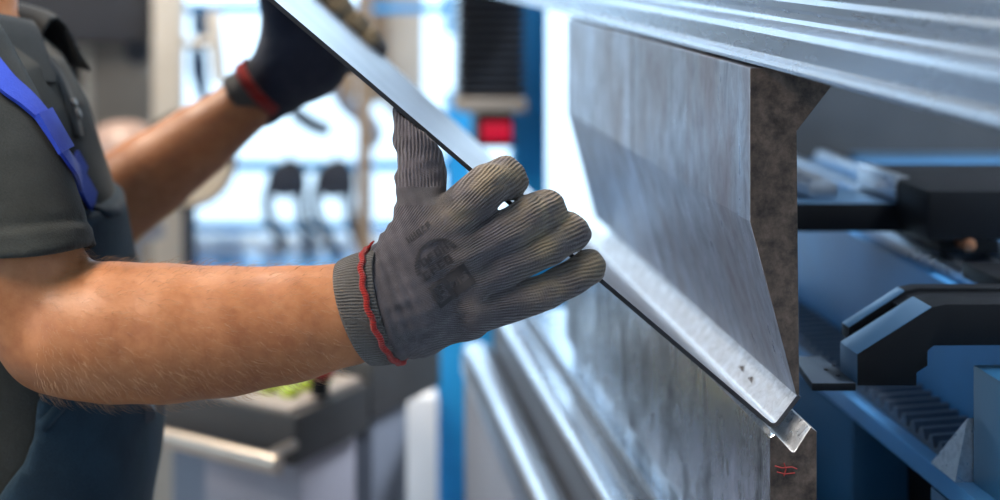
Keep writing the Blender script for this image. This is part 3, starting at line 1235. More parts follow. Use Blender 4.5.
fo = Field((-0.52, 1.08, 0.06), (0.08, 1.74, 1.22), 0.006)
fo.join((-0.52, 1.08, 0.7), (0.08, 1.74, 1.22), bib, 0)
for s in (-1, 1):
    hp = Vector((HIP.x, DT + s * 0.09, HIP.z))
    kn = Vector((HIP.x + 0.03 + 0.04 * s, DT + s * 0.11, 0.46))
    an = Vector((HIP.x + 0.01 + 0.07 * s, DT + s * 0.12, 0.09))
    fo.cap(hp, kn, 0.103, 0.085, 0.03)
    fo.cap(kn, an, 0.085, 0.076, 0.02)
fo.join((-0.52, 1.08, 0.06), (0.08, 1.74, 1.22), lambda X, Y, Z: wrinkle(X, Y, Z, 0.004, 40, 5), 0, 'warp')
me, V = fo.mesh('bib_overalls')
relax(me, 2, 0.5)
over_bvh = bvh_of(me)
overalls = link('bib_overalls', me, MT['denim'], worker, 4)
ps, ns = cast_path(over_bvh, [(86, 203), (96, 209), (108, 212), (118, 209)], 0.001)
if len(ps) > 4:
    obj('pocket_hem', ribbon(ps, ns, 0.012, 0.002), MT['denim'], overalls, 4)
ps, ns = cast_path(over_bvh, [(62, 404), (48, 420), (30, 438), (12, 452)], 0.001)
if len(ps) > 4:
    obj('side_hem', ribbon(ps, ns, 0.010, 0.0018), MT['denim'], overalls, 4)
bm = NB()
h, nn = cast(over_bvh, 147, 412)
if h is not None:
    lathe(bm, [(0.002, 0.004), (0.007, 0.003), (0.0085, 0.0), (0.0085, -0.004)], h - Vector((0, 0.001, 0)), 'y', 18)
    tag(obj('side_button', bm, MT['darktool'], overalls, 0.6), 'dark metal side button')

# blue strap over the shoulder and its buckle
ps, ns = cast_path(shirt_bvh, [(-34, 38), (-14, 64), (4, 86), (22, 100), (38, 116), (50, 136), (60, 152), (72, 172), (84, 192), (91, 204)], 0.004)
back_p, back_n = [], []
for k in range(12, 0, -1):
    u = k / 12
    h = shirt_bvh.ray_cast(Vector((ps[0].x - 0.17 * u, ps[0].y + 0.10 * min(1, u * 1.3), 1.6)), Vector((0, 0, -1)))
    if h[0] is not None:
        back_p.append(h[0] + h[1] * 0.006)
        back_n.append(h[1])
z0_, y0_ = back_p[0].z, back_p[0].y
low_p, low_n = [], []
for k in range(14, 0, -1):
    h = shirt_bvh.ray_cast(Vector((-1.0, y0_ + 0.002 * k, z0_ - 0.029 * k)), Vector((1, 0, 0)))
    if h[0] is not None:
        low_p.append(h[0] + h[1] * 0.005)
        low_n.append(h[1])
back_p, back_n = low_p + back_p, low_n + back_n
ps, ns = back_p + ps, back_n + ns
for _ in range(3):
    ps = [ps[0]] + [(ps[i - 1] + ps[i] * 2 + ps[i + 1]) / 4 for i in range(1, len(ps) - 1)] + [ps[-1]]
    ns = [ns[0]] + [(ns[i - 1] + ns[i] * 2 + ns[i + 1]).normalized() for i in range(1, len(ns) - 1)] + [ns[-1]]
strap = obj('shoulder_strap', ribbon(ps, ns, 0.023, 0.0018), MT['strap'], overalls, 0.7)
for q, L in (((50, 134), 0.05), ((73, 173), 0.03)):
    h, nn = cast(shirt_bvh, *q)
    h2, n2 = cast(shirt_bvh, q[0] + 4, q[1] + 7)
    if h is not None and h2 is not None:
        t = (h2 - h).normalized()
        obj('buckle', ribbon([h + nn * 0.0055 + t * (L * u) for u in (-0.35, -0.1, 0.15, 0.35)], [nn] * 4, 0.033, 0.002), MT['strap'], strap, 0.7)

# collar: a stand round the neck folding down to two points
def collar(sgn):
    bm = NB()
    rows = []
    n = 26
    front = P(18, 44, DT)
    for i in range(n + 1):
        t = i / n
        a0 = 0.62 if sgn < 0 else 0.35
        a = math.pi + (a0 - math.pi) * t          # from the nape to the throat
        r = 0.068 + 0.006 * t
        cx = NK.x + 0.018
        top = Vector((cx + r * math.cos(a) * 1.05, DT + sgn * r * 0.92 * math.sin(a), NK.z + 0.022 - 0.034 * t ** 1.3))
        drop = 0.058 + 0.004 * t ** 3
        out = 0.026 + 0.004 * t
        ro = r + out
        ex = max(0.0, t - 0.78) / 0.22
        botp = Vector((cx + ro * math.cos(a) * 1.05 + 0.010 * ex, DT + sgn * (ro * math.sin(a) * 0.98 + 0.014 * ex), NK.z + 0.022 - 0.034 * t ** 1.3 - drop))
        stand = top + Vector((-0.010 * math.cos(a), -sgn * 0.010 * math.sin(a), -0.035))
        mid = top.lerp(botp, 0.25) + Vector((0.006 * math.cos(a), sgn * 0.006 * math.sin(a), 0.006))
        rows.append([bm.verts.new(p) for p in (stand, top, mid, top.lerp(botp, 0.65), botp)])
    for a, b in zip(rows, rows[1:]):
        for k in range(4):
            bm.faces.new((a[k], a[k + 1], b[k + 1], b[k]))
    o = obj('collar', bm, MT['collar'], shirt, 4)
    s = o.modifiers.new('thick', 'SOLIDIFY')
    s.thickness = 0.0035
    s.offset = 0
    s2 = o.modifiers.new('sub', 'SUBSURF')
    s2.levels = s2.render_levels = 1
    return o


collar(-1)
collar(1)
# placket and its two buttons
ps, ns = cast_path(shirt_bvh, [(46, 60), (60, 80), (68, 100), (74, 122), (78, 140)], 0.001)
pk = obj('placket', ribbon(ps, ns, 0.026, 0.002), MT['collar'], shirt, 4)
for q in ((70, 105), (74, 115)):
    h, nn = cast(shirt_bvh, *q)
    if h is not None:
        bm = NB()
        lathe(bm, [(0.001, 0.0026), (0.0034, 0.0026), (0.0044, 0.0018), (0.0044, -0.001)], (0, 0, 0), 'z', 16)
        R = nn.to_track_quat('Z', 'Y').to_matrix().to_4x4()
        bmesh.ops.transform(bm, matrix=Matrix.Translation(h + nn * 0.004) @ R, verts=bm.verts[:])
        obj('shirt_button', bm, MT['button'], pk, 0.6)

# hair, eyes, boots (outside the frame, but part of the man)
fh = Field(HD - Vector((0.14, 0.12, 0.1)), HD + Vector((0.14, 0.12, 0.16)), 0.005)
fh.ell(HD + Vector((-0.016, 0, 0.032)), (0.106, 0.085, 0.102), 0.0)
BIG = Vector((0.3, 0.3, 0.3))
fh.join(HD - BIG, HD + BIG, lambda X, Y, Z: np.maximum(HD.x + 0.035 - X, Z - HD.z - 0.058) + 0 * Y, 0, 'cut')
fh.join(HD - BIG, HD + BIG, lambda X, Y, Z: Z - HD.z + 0.03 + 0 * X + 0 * Y, 0, 'cut')
me, V = fh.mesh('hair')
relax(me, 2)
link('hair', me, MT['hair'], worker, 4)
for s in (-1, 1):
    bm = NB()
    bmesh.ops.create_uvsphere(bm, u_segments=16, v_segments=10, radius=0.0115, matrix=Matrix.Translation(HD + Vector((0.075, s * 0.032, 0.008))))
    obj('eye', bm, MT['eye'], worker, 4)
    an = Vector((HIP.x + 0.01 + 0.07 * s, DT + s * 0.12, 0.09))
    fk = Field(an - Vector((0.12, 0.09, 0.095)), an + Vector((0.25, 0.09, 0.12)), 0.006)
    fk.cap(an + Vector((-0.02, 0, 0.05)), an + Vector((-0.03, 0, -0.045)), 0.058, 0.047, 0.02)
    fk.cap(an + Vector((-0.03, 0, -0.045)), an + Vector((0.15, 0, -0.048)), 0.046, 0.044, 0.03)
    fk.join(an - BIG, an + BIG, lambda X, Y, Z: Z - 0.001 + 0 * X + 0 * Y, 0, 'cut')
    me, V = fk.mesh('boot')
    link('boot', me, MT['boot'], worker, 4)

# ------------------------------------------------------------------- gloves
def slab(sp, sn, yedge, side):
    sp, sn = np.array(sp), np.array(sn)

    def fn(X, Y, Z):
        s = (X - sp[0]) * sn[0] + (Y - sp[1]) * sn[1] + (Z - sp[2]) * sn[2]
        d = np.abs(s + TH / 2) - (TH / 2 + 0.0004)
        return np.maximum(d, (yedge - Y) * side)
    return fn


def over_plane(sp, sn, lift):
    sp, sn = np.array(sp), np.array(sn)
    return lambda X, Y, Z: -((X - sp[0]) * sn[0] + (Y - sp[1]) * sn[1] + (Z - sp[2]) * sn[2] + lift)


glo, ghi = np.array(H(352, 385, -75)), np.array(H(625, 85, 90))
fg_ = Field((glo[0], D1 - 0.058, glo[2]), (ghi[0], D1 + 0.072, ghi[2]), 0.00115)
K = K1
BLO, BHI = fg_.lo, np.array([a[-1] for a in fg_.ax])
# the thumb first: it closes on the underside of the sheet
TMB = [(410, 262, 6, 35), (422, 216, 14, 26), (421, 172, 32, 24), (419, 140, 42, 24.5), (417, 108, 50, 24.5)]
for a, b in zip(TMB, TMB[1:]):
    fg_.cap(H(*a[:3]), H(*b[:3]), a[3] * K, b[3] * K, 6 * K)
fg_.join(BLO, BHI, over_plane(SP, SN, TH + 0.0005), 0.002, 'cut')
W = (398, 305, 0)
for q, r, ys in (((440, 240, 2), 30, 1.25), ((450, 260, 0), 27, 1.25), ((456, 284, 0), 27, 1.25), ((460, 308, 2), 27, 1.2)):
    fg_.cap(H(*W), H(*q), 49 * K, r * K, 10 * K, ys=ys)
fg_.cap(H(384, 306, 0), H(404, 304, 0), 52 * K, 50 * K, 8 * K, ys=1.05)
fg_.cap(H(414, 318, 4), H(470, 314, 3), 36 * K, 23 * K, 10 * K, ys=1.1)
fg_.cap(H(408, 262, 4), H(440, 232, 2), 34 * K, 30 * K, 12 * K, ys=1.15)
FING = [[(446, 226, 0, 25), (488, 185, 1, 22.5), (505, 178, 16, 22), (506, 178, 46, 18)],
        [(462, 254, -3, 22.5), (528, 218, -2, 20.5), (545, 211.5, 15, 21.5), (546, 211.5, 45, 18)],
        [(468, 282, -3, 22), (548, 247, 0, 18.5), (570, 232.5, 15, 19.5), (571, 231.5, 44, 17)],
        [(472, 311, 0, 23), (548, 292, 3, 17.0), (588, 267, 11, 17.5), (589, 266, 14, 17)]]
for ch in FING:
    for a, b in zip(ch, ch[1:]):
        fg_.cap(H(*a[:3]), H(*b[:3]), a[3] * K, b[3] * K, 2.4 * K)
for kx, ky, r in ((448, 232, 15), (462, 257, 14), (470, 284, 13), (474, 309, 12)):       # knuckles
    fg_.ell(H(kx, ky, -17), (r * K * 1.2, r * K * 0.8, r * K), 9 * K)
fg_.join(BLO, BHI, lambda X, Y, Z: wrinkle(X, Y, Z, 0.0016, 190, 21) + wrinkle(X, Y, Z, 0.0010, 420, 4), 0, 'warp')
# loose folds of knit at the wrist and at the root of the thumb
wx = H(384, 306).x
fg_.join(BLO, BHI, lambda X, Y, Z: np.sin((X - wx) * 700 + (Z - 1.15) * 260) * 0.0007 * np.exp(-((X - wx) / 0.028) ** 2) + 0 * Y, 0, 'warp')
fg_.join(BLO, BHI, slab(SP, SN, 1.1385, 1.0), 0.0, 'cut')
wl = H(383, 306)
wn = Vector((101, 0, 41)).normalized()           # cuff plane
fg_.join(BLO, BHI, lambda X, Y, Z: (X - wl.x) * wn.x + (Z - wl.z) * wn.z + 0 * Y - (Y - D1) * 0.22, 0, 'cut')
me, V = fg_.mesh('glove')
relax(me, 1, 0.4)
co = np.empty(len(me.vertices) * 3, np.float32)
me.vertices.foreach_get('co', co)
V = co.reshape(-1, 3).astype(float)
px, py = V[:, 0] * F / V[:, 1] + VX, (CAMZ - V[:, 2]) * F / V[:, 1] + VY
off = (V[:, 1] - D1) / K1
ang = np.arctan2(330 - py, px - 330)
rad_ = np.hypot(330 - py, px - 330)
# on the curled tips the ribs run on round the end of the finger
isth = np.clip((205 - py) / 18, 0, 1) * (px < 452)
fgr_ang = ang * 235
fgr_ang = fgr_ang * (1 - isth) + (px + 40) * isth
fattr(me, 'rib', fgr_ang * K1)
fattr(me, 'along', (rad_ + off * 0.8) * K1)
wear = np.zeros(len(V))
for ch, wt in zip(FING, (0.85, 0.8, 1.0, 0.75)):
    for q, s, w in ((ch[2], 27, 1.0), (ch[1], 28, 0.75), (ch[0], 26, 0.15)):
        dd = (px - q[0]) ** 2 + (py - q[1] + 8) ** 2
        wear = np.maximum(wear, wt * w * np.exp(-dd / (2 * (s * 0.62) ** 2)))
wear = np.maximum(wear, 0.5 * np.exp(-((px - 452) ** 2 + (py - 212) ** 2) / (2 * 15 ** 2)))
fattr(me, 'wear', np.clip(wear, 0, 1))
glove_bvh = bvh_of(me)
glove = link('glove', me, MT['glove'], worker, 4)
tag(glove, 'grey knitted glove with dirty fingertips')


def cuff_mesh(rings, n=72, th=0.0016):
    """a knitted band through (centre, half chord, half depth) rings; attributes follow the knit"""
    bm = NB()
    rr = []
    for c, u, w in rings:
        rr.append([bm.verts.new(c + u * math.cos(2 * math.pi * k / n) + w * math.sin(2 * math.pi * k / n)) for k in range(n)])
    ins = []
    for c, u, w in rings:
        f1 = 1 - th / u.length
        f2 = 1 - th / w.length
        ins.append([bm.verts.new(c + u * f1 * math.cos(2 * math.pi * k / n) + w * f2 * math.sin(2 * math.pi * k / n)) for k in range(n)])
    for lst in (rr, ins):
        for a, b in zip(lst, lst[1:]):
            for k in range(n):
                bm.faces.new((a[k], a[(k + 1) % n], b[(k + 1) % n], b[k]))
    for a, b in ((rr[0], ins[0]), (rr[-1], ins[-1])):
        for k in range(n):
            bm.faces.new((a[k], a[(k + 1) % n], b[(k + 1) % n], b[k]))
    return bm


def ring_at(p, q, d, K, wd, bulge):
    a, b = P(p[0], p[1], d), P(q[0], q[1], d)
    u = (a - b) / 2
    return (a + b) / 2, u, Vector((-math.sin(bulge), -math.cos(bulge), 0.0)) * wd * K + Vector((0, 0, 0))


R0 = [((337, 262), (377, 364)), ((342, 259.5), (381, 363.5)), ((350, 256), (388, 363)), ((358, 253.5), (394, 362)), ((366, 251), (401, 360)), ((376, 249), (408, 357))]
rings = []
for i, (p, q) in enumerate(R0):
    c, u, w = ring_at(p, q, D1, K1, 53, 0.30)
    g = 1.0 + (0.012 if i in (1, 2, 3) else 0)
    rings.append((c, u * g, w * g))
cf = obj('cuff', cuff_mesh(rings), MT['cuff'], glove, 4)


def knit_attrs(o, cx):
    vs = np.array([v.co[:] for v in o.data.vertices])
    fattr(o.data, 'rib', np.arctan2(vs[:, 2] - vs[:, 2].mean(), vs[:, 1] - vs[:, 1].mean()) * 0.04)
    fattr(o.data, 'along', vs[:, 0])
    fattr(o.data, 'wear', np.full(len(vs), 0.1))


knit_attrs(cf, 0)
# red overlock stitching
pts = []
for k in range(90):
    a = 2 * math.pi * k / 90
    c, u, w = ring_at((366, 251), (403, 360), D1, K1, 54, 0.30)
    j = 1.0 + 0.005 * math.sin(a * 23)
    pts.append(c + u * 1.02 * j * math.cos(a) + w * 1.02 * j * math.sin(a) + Vector((0.0008 * math.sin(a * 17), 0, 0)))
pts.append(pts[0])
bm = NB()
tube(bm, pts, 0.0023, 10, False)
bd = obj('cuff_stitching', bm, MT['band'], glove, 4)
knit_attrs(bd, 0)
# a loose thread end at the top of the red stitching
bm = NB()
tube(bm, [H(366, 251, -2), H(369, 247, -3), H(372, 243, -4), H(374, 241, -2)], [0.0015, 0.0012, 0.001, 0.0006], 6)
obj('thread_end', bm, MT['band'], glove, 4)

# worn black print on the back of the hand: rows of small block characters over a framed bar
def printed():
    bm = NB()
    ex, ey = Vector((0.80, -0.60)), Vector((0.52, 0.854))        # along the rows, and down the rows, in sight-line steps
    o = Vector((440.0, 270.0))

    def patch(u0, v0, u1, v1, lift=0.0008):
        n = max(2, int(abs(u1 - u0) / 3) + 1)
        m = max(2, int(abs(v1 - v0) / 3) + 1)
        g = []
        for i in range(n):
            row = []
            for j in range(m):
                q = o + ex * (u0 + (u1 - u0) * i / (n - 1)) + ey * (v0 + (v1 - v0) * j / (m - 1))
                h, nn = cast(glove_bvh, q.x, q.y)
                row.append(bm.verts.new(h + nn * lift) if h is not None else None)
            g.append(row)
        for i in range(n - 1):
            for j in range(m - 1):
                f = (g[i][j], g[i + 1][j], g[i + 1][j + 1], g[i][j + 1])
                if None not in f:
                    bm.faces.new(f)
    rnd = random.Random(5)

    def glyphs(u0, u1, v0, v1, w):
        u = u0
        while u < u1 - w * 0.5:
            k = rnd.randrange(4)
            t = w * 0.24
            vm = (v0 + v1) / 2
            patch(u, v0, u + t, v1)
            if k in (0, 2):
                patch(u + w * 0.55, v0, u + w * 0.55 + t, v1)
            if k in (0, 1, 3):
                patch(u, v0, u + w * 0.7, v0 + (v1 - v0) * 0.22)
            if k in (1, 2):
                patch(u, vm - (v1 - v0) * 0.1, u + w * 0.7, vm + (v1 - v0) * 0.1)
            if k in (0, 3):
                patch(u, v1 - (v1 - v0) * 0.22, u + w * 0.7, v1)
            u += w
    glyphs(-13, 16, -46, -40, 6)
    # arch of the emblem
    for k in range(22):
        a = math.pi * (1.05 + 0.9 * k / 21)
        patch(2 + 23 * math.cos(a) - 2.2, -6 + 23 * math.sin(a) - 1.1, 2 + 23 * math.cos(a) + 2.2, -6 + 23 * math.sin(a) + 1.1)
    glyphs(-13, 18, -20, -12, 8.5)
    glyphs(-18, 22, -8, 0, 9)
    # framed bar with two characters
    for r in ((-20, 8, 24, 11), (-20, 27, 24, 31), (-20, 8, -17, 31), (-4, 8, 0, 31), (21, 8, 24, 31)):
        patch(*r)
    patch(1, 11, 21, 15)
    patch(1, 24, 21, 28)
    glyphs(-15, -5, 13, 25, 10)
    glyphs(3, 20, 15, 24, 8.5)
    return bm


obj('printed_emblem', printed(), MT['print'], glove, 4)

# far glove
D7 = 1.66


def G(px, py, off=0.0):
    return P(px, py, D7 + off * K7)


fz = Field((G(215, 0).x, D7 - 0.075, G(0, 130).z), (G(395, 0).x, D7 + 0.105, G(0, -60).z), 0.0023)
BLO, BHI = fz.lo, np.array([a[-1] for a in fz.ax])
for a, b, ra, rb in (((258, 98, 5), (280, 78, 3), 30, 33), ((280, 78, 3), (302, 58, 2), 33, 42), ((302, 58, 2), (312, 26, 8), 42, 38),
                     ((300, 62, 2), (328, 66, 8), 36, 19), ((302, 58, 2), (292, 10, 8), 42, 32)):
    fz.cap(G(*a), G(*b), ra * K7, rb * K7, 9 * K7, ys=1.25)
fz.cap(G(284, 20, -4), G(272, -12, -2), 20 * K7, 17 * K7, 6 * K7)
fz.cap(G(272, -12, -2), G(258, -34, 2), 17 * K7, 15 * K7, 3 * K7)
fz.join(BLO, BHI, over_plane(SP2, SN2, TH + 0.001), 0.002, 'cut')
FF = [[(308, 22, 18, 17), (330, 2, 58, 15), (324, -9, 26, 14)], [(322, 38, 18, 17), (344, 18, 58, 15), (338, 6, 26, 14)],
      [(334, 52, 18, 16), (360, 34, 58, 15), (354, 23, 26, 13.5)], [(342, 62, 20, 14), (374, 49, 58, 13.5), (368, 37, 30, 12)]]
for ch in FF:
    for a, b in zip(ch, ch[1:]):
        fz.cap(G(*a[:3]), G(*b[:3]), a[3] * K7, b[3] * K7, 2.5 * K7)
fz.join(BLO, BHI, lambda X, Y, Z: wrinkle(X, Y, Z, 0.002, 120, 31), 0, 'warp')
fz.join(BLO, BHI, slab(SP2, SN2, DF + 0.002, -1.0), 0, 'cut')
me, V = fz.mesh('glove')
relax(me, 1, 0.4)
co = np.empty(len(me.vertices) * 3, np.float32)
me.vertices.foreach_get('co', co)
V = co.reshape(-1, 3).astype(float)
px, py = V[:, 0] * F / V[:, 1] + VX, (CAMZ - V[:, 2]) * F / V[:, 1] + VY
fattr(me, 'rib', np.arctan2(130 - py, px - 230) * 120 * K7)
fattr(me, 'along', np.hypot(130 - py, px - 230) * K7)
w = np.zeros(len(V))
for ch in FF:
    q = ch[2]
    w = np.maximum(w, 1.6 * np.exp(-((px - q[0]) ** 2 + (py - q[1]) ** 2) / (2 * 9 ** 2)))
w *= V[:, 1] > 0
fattr(me, 'wear', w)
gl2 = link('glove', me, MT['glove_far'], worker, 4)
tag(gl2, 'dark blue palmed glove gripping the far edge of the sheet')


def ring7(c, ux, uy, half, K, wd, d):
    u = Vector((ux, 0, -uy)).normalized() * half * K
    return P(c[0], c[1], d), u, Vector((-0.25, -0.968, 0.0)) * wd * K


rg = [ring7((244 + 20 * t, 102 - 15 * t), -17, -21, 31 - 1.0 * t, K7, 31 - t, D7) for t in (0, 0.3, 0.6, 1.0)]
cf = obj('cuff', cuff_mesh(rg, 48, 0.002), MT['cuff'], gl2, 4)
knit_attrs(cf, 0)
rg = [ring7((257 + 9 * t, 91 - 7 * t), -17, -21, 33, K7, 33, D7) for t in (0, 0.5, 1.0)]
bd = obj('cuff_stitching', cuff_mesh(rg, 48, 0.002), MT['band'], gl2, 4)
knit_attrs(bd, 0)

# fine fair hair on the near forearm
dg = bpy.context.evaluated_depsgraph_get()
cu = bpy.data.curves.new('arm_hair', 'CURVE')
cu.dimensions = '3D'
cu.bevel_depth = 0.00011
cu.bevel_resolution = 0
bme = body.data
rnd = random.Random(11)
WO = worker.location.copy()
ids = [p for p in bme.polygons if H(40, 0).x < (p.center + WO).x < H(338, 0).x and 1.05 < (p.center + WO).y < 1.21 and 1.05 < p.center.z < H(0, 235).z]
for _ in range(3200):
    p = rnd.choice(ids)
    n = p.normal
    c = p.center + WO + Vector((rnd.uniform(-1, 1), rnd.uniform(-1, 1), rnd.uniform(-1, 1))) * 0.003
    t = Vector((0.75, 0, -0.25 + rnd.uniform(-0.5, 0.5)))
    t = (t - n * t.dot(n)).normalized()
    L = rnd.uniform(0.005, 0.011)
    sp = cu.splines.new('POLY')
    sp.points.add(3)
    for k in range(4):
        u = k / 3
        q = c - n * 0.001 + n * (0.0018 + L * 0.32) * math.sin(u * 1.7) + t * L * u * (0.6 + 0.4 * u)
        q = q + Vector((0, 0, -0.0015 * u * u))
        sp.points[k].co = (*(q), 1)
        sp.points[k].radius = 1 - 0.75 * u
cu.materials.append(MT['armhair'])
ho = bpy.data.objects.new('arm_hair', cu)
C.objects.link(ho)
ho.parent = body
off_ = Vector((0, 0, 0)) + worker.location
cu.transform(Matrix.Translation(-off_))
ho['kind'] = 'stuff'

# ---------------------------------------------------- workshop behind the man
# control desk, turned to the machine
Kc = P(295, 468, 2.0)
da, db = Vector((0.575, 0.818, 0)), Vector((-0.818, 0.575, 0))
desk = empty('control_desk', Vector((Kc.x, Kc.y, 0)), 'dark grey control desk with lime buttons and a bright handle bar', 'control desk')


def rbox(bm, o, a0, a1, b0, b1, z0, z1, bev=0.003):
    vs = []
    for z in (z0, z1):
        for a, b in ((a0, b0), (a1, b0), (a1, b1), (a0, b1)):
            p = o + da * a + db * b
            vs.append(bm.verts.new((p.x, p.y, z)))
    fs = [bm.faces.new([vs[i] for i in q]) for q in ((0, 3, 2, 1), (4, 5, 6, 7), (0, 1, 5, 4), (1, 2, 6, 5), (2, 3, 7, 6), (3, 0, 4, 7))]
    bevel(bm, fs, bev)


zc = Kc.z
ztop = zc + 0.068
bm = NB()
rbox(bm, Kc, 0, 0.19, 0, 0.46, zc, ztop, 0.006)
obj('cabinet_body', bm, MT['console'], desk, 0.5)
bm = NB()
rbox(bm, Kc, 0.194, 0.40, 0.0, 0.46, zc + 0.012, ztop + 0.03, 0.006)
obj('rear_body', bm, MT['console'], desk, 0.5)
bm = NB()
rbox(bm, Kc, 0.004, 0.186, 0.012, 0.45, ztop, ztop + 0.006, 0.002)
obj('top_panel', bm, MT['console_top'], desk, 0.5)
k = 0
for a in (0.06, 0.10, 0.14):
    for b in (0.05, 0.085, 0.12, 0.155):
        bm = NB()
        p = Kc + da * a + db * b
        lathe(bm, [(0.013, 0.0), (0.013, 0.010), (0.011, 0.013), (0.002, 0.0135)], (p.x, p.y, ztop + 0.006), 'z', 18)
        tag(obj('push_button', bm, MT['lime'], desk, 0.6), 'lime green push button')
p = Kc + da * 0.07 + db * 0.006
bm = NB()
lathe(bm, [(0.013, 0), (0.013, 0.022), (0.018, 0.024), (0.018, 0.026)], (p.x, p.y + 0.02, ztop + 0.006), 'z', 20)
kb = obj('stop_knob', bm, MT['black'], desk, 0.6)
bm = NB()
lathe(bm, [(0.017, 0.0265), (0.0195, 0.030), (0.0195, 0.036), (0.015, 0.042), (0.003, 0.0435)], (p.x, p.y + 0.02, ztop + 0.006), 'z', 20)
tag(obj('knob_cap', bm, MT['redknob'], kb, 0.6), 'red mushroom cap')
bm = NB()
hz = zc + 0.022
tube(bm, [Vector((0, 0, hz)) + (Kc + da * -0.055 + db * b) * 1 - Vector((0, 0, Kc.z)) for b in (-0.012, 0.1, 0.3, 0.44)], 0.0125, 18)
hd = obj('handle_bar', bm, MT['rod'], desk, 0.7)
for b in (0.004, 0.42):
    bm = NB()
    q = Kc + db * b
    tube(bm, [Vector((q.x, q.y, hz + 0.008)) + da * -0.055, Vector((q.x, q.y, hz + 0.008)) + da * 0.004], 0.007, 12)
    obj('bracket', bm, MT['rod'], hd, 0.7)
bm = NB()
rbox(bm, Kc, 0.06, 0.20, 0.03, 0.20, 0.02, zc - 0.001, 0.004)
obj('pedestal', bm, MT['lilac'], desk, 0.5)
bm = NB()
rbox(bm, Kc, 0.23, 0.33, 0.02, 0.40, 0.02, zc + 0.011, 0.004)
obj('leg_panel', bm, MT['grey_paint'], desk, 0.5)
bm = NB()
rbox(bm, Kc, 0.0, 0.40, 0.0, 0.42, 0.0, 0.0195, 0.004)
obj('foot_plate', bm, MT['console'], desk, 0.5)

bm = NB()
a = P(392, 397, 2.75)
b = P(438, 397, 2.75)
box(bm, (a.x, 2.75, 0.0), (b.x, 3.1, a.z), 0.006)
tag(obj('floor_cabinet', bm, MT['white'], None, 0.5), 'white floor cabinet between the control desk and blue side frame', 'cabinet')

# grey machine at the back left
gm = empty('grey_machine', P(80, 0, 3.7) * 1, 'beige grey machine cabinet with a dark hood behind the worker', 'machine')
gm.location.z = 0
d = 3.6
bm = NB()
a, b = P(-330, 0, d), P(157, -330, d)
box(bm, (a.x, d, 0.0), (b.x, d + 0.6, b.z), 0.01)
gb = obj('machine_housing', bm, MT['beige'], gm, 0.5)
bm = NB()
a, b = P(-330, 43, d - 0.16), P(151, -130, d - 0.16)
box(bm, (a.x, d - 0.16, a.z), (b.x, d - 0.002, b.z), 0.012)
obj('hood', bm, MT['hood'], gm, 0.5)
bm = NB()
a, b = P(-60, 130, d - 0.02), P(91, 44, d - 0.02)
for x0, x1, z0, z1 in ((a.x, b.x, b.z - 0.02, b.z), (b.x - 0.02, b.x, a.z, b.z - 0.0205), (a.x, b.x - 0.0205, a.z, a.z + 0.02)):
    box(bm, (x0, d - 0.02, z0), (x1, d - 0.001, z1), 0.002)
wf = obj('window_frame', bm, MT['ivory'], gb, 0.5)
bm = NB()
box(bm, (a.x, d - 0.006, a.z + 0.021), (b.x - 0.021, d - 0.001, b.z - 0.021))
obj('dark_pane', bm, MT['black'], gb)
bm = NB()
lathe(bm, [(0.012, 0), (0.03, -0.006), (0.032, -0.03), (0.02, -0.038)], P(139, 50, d - 0.02) + Vector((0, 0, 0)), 'y', 20)
obj('lamp_head', bm, MT['darktool'], gm, 0.6)
bm = NB()
lathe(bm, [(0.08, -0.16), (0.08, 0.0), (0.075, 0.028), (0.055, 0.05), (0.03, 0.06), (0.004, 0.063)], P(124, 151, 3.15), 'z', 28)
sh_ = P(124, 151, 3.15)
tag(obj('rounded_bin', bm, paint('pale_pink_lacquer', (0.36, 0.25, 0.21), 0.35, 0.05), None, 0.7), 'pale round topped container on a stand behind the far arm', 'container')
bm = NB()
lathe(bm, [(0.08, 0.0), (0.08, 0.02), (0.03, 0.03), (0.03, sh_.z - 0.19), (0.085, sh_.z - 0.175), (0.085, sh_.z - 0.1602)], (sh_.x, sh_.y, 0), 'z', 24)
tag(obj('round_stand', bm, MT['grey_paint'], None, 0.6), 'grey round stand under the pale container', 'stand')

# ivory column with a hooked handle
d = 3.4
ic = empty('ivory_post', P(167, 0, d) * 1, 'ivory square post left of the bright windows', 'post')
ic.location.z = 0
bm = NB()
a, b = P(152, 0, d), P(183, 0, d)
box(bm, (a.x, d, 0.0), (b.x, d + 0.09, 2.3), 0.008)
obj('post', bm, MT['ivory'], ic, 0.5)
bm = NB()
tube(bm, [P(183, 43, d + 0.03), P(196, 43, d + 0.03), P(209, 43, d + 0.03)], 0.011, 14)
obj('handle_arm', bm, MT['ivory'], ic, 0.6)
bm = NB()
tube(bm, [P(214, 10, d + 0.03), P(214.5, 14, d + 0.03), P(216, 45, d + 0.03), P(220, 84, d + 0.03)], [0.010, 0.016, 0.017, 0.016], 16)
obj('handle_bar', bm, MT['ivory'], ic, 0.6)

# blue tool rack in front of the windows
d = 3.9
zf = CAMZ * F / d + VY
tr_ = empty('tool_rack', P(320, zf, d), 'blue steel tool rack standing in front of the bright windows', 'rack')
for x0, x1, yt in ((167, 181, -170), (446, 474, 92)):
    bm = NB()
    a, b = P(x0, 0, d), P(x1, yt, d)
    box(bm, (a.x, d, 0.0), (b.x, d + 0.05, b.z), 0.004)
    obj('upright', bm, MT['blue'], tr_, 0.5)
for y0, y1 in ((4, 13), (162, 172), (224, 233)):
    bm = NB()
    a, b = P(181.3, y1, d), P(445.7, y0, d)
    box(bm, (a.x, d + 0.01, a.z), (b.x, d + 0.04, b.z), 0.003)
    obj('crossbar', bm, MT['blue'], tr_, 0.5)
bm = NB()
a, b = P(181.3, 274, d), P(445.7, 262, d)
box(bm, (a.x, d - 0.12, a.z), (b.x, d + 0.16, b.z), 0.003)
obj('shelf', bm, MT['blue'], tr_, 0.5)
zs = b.z
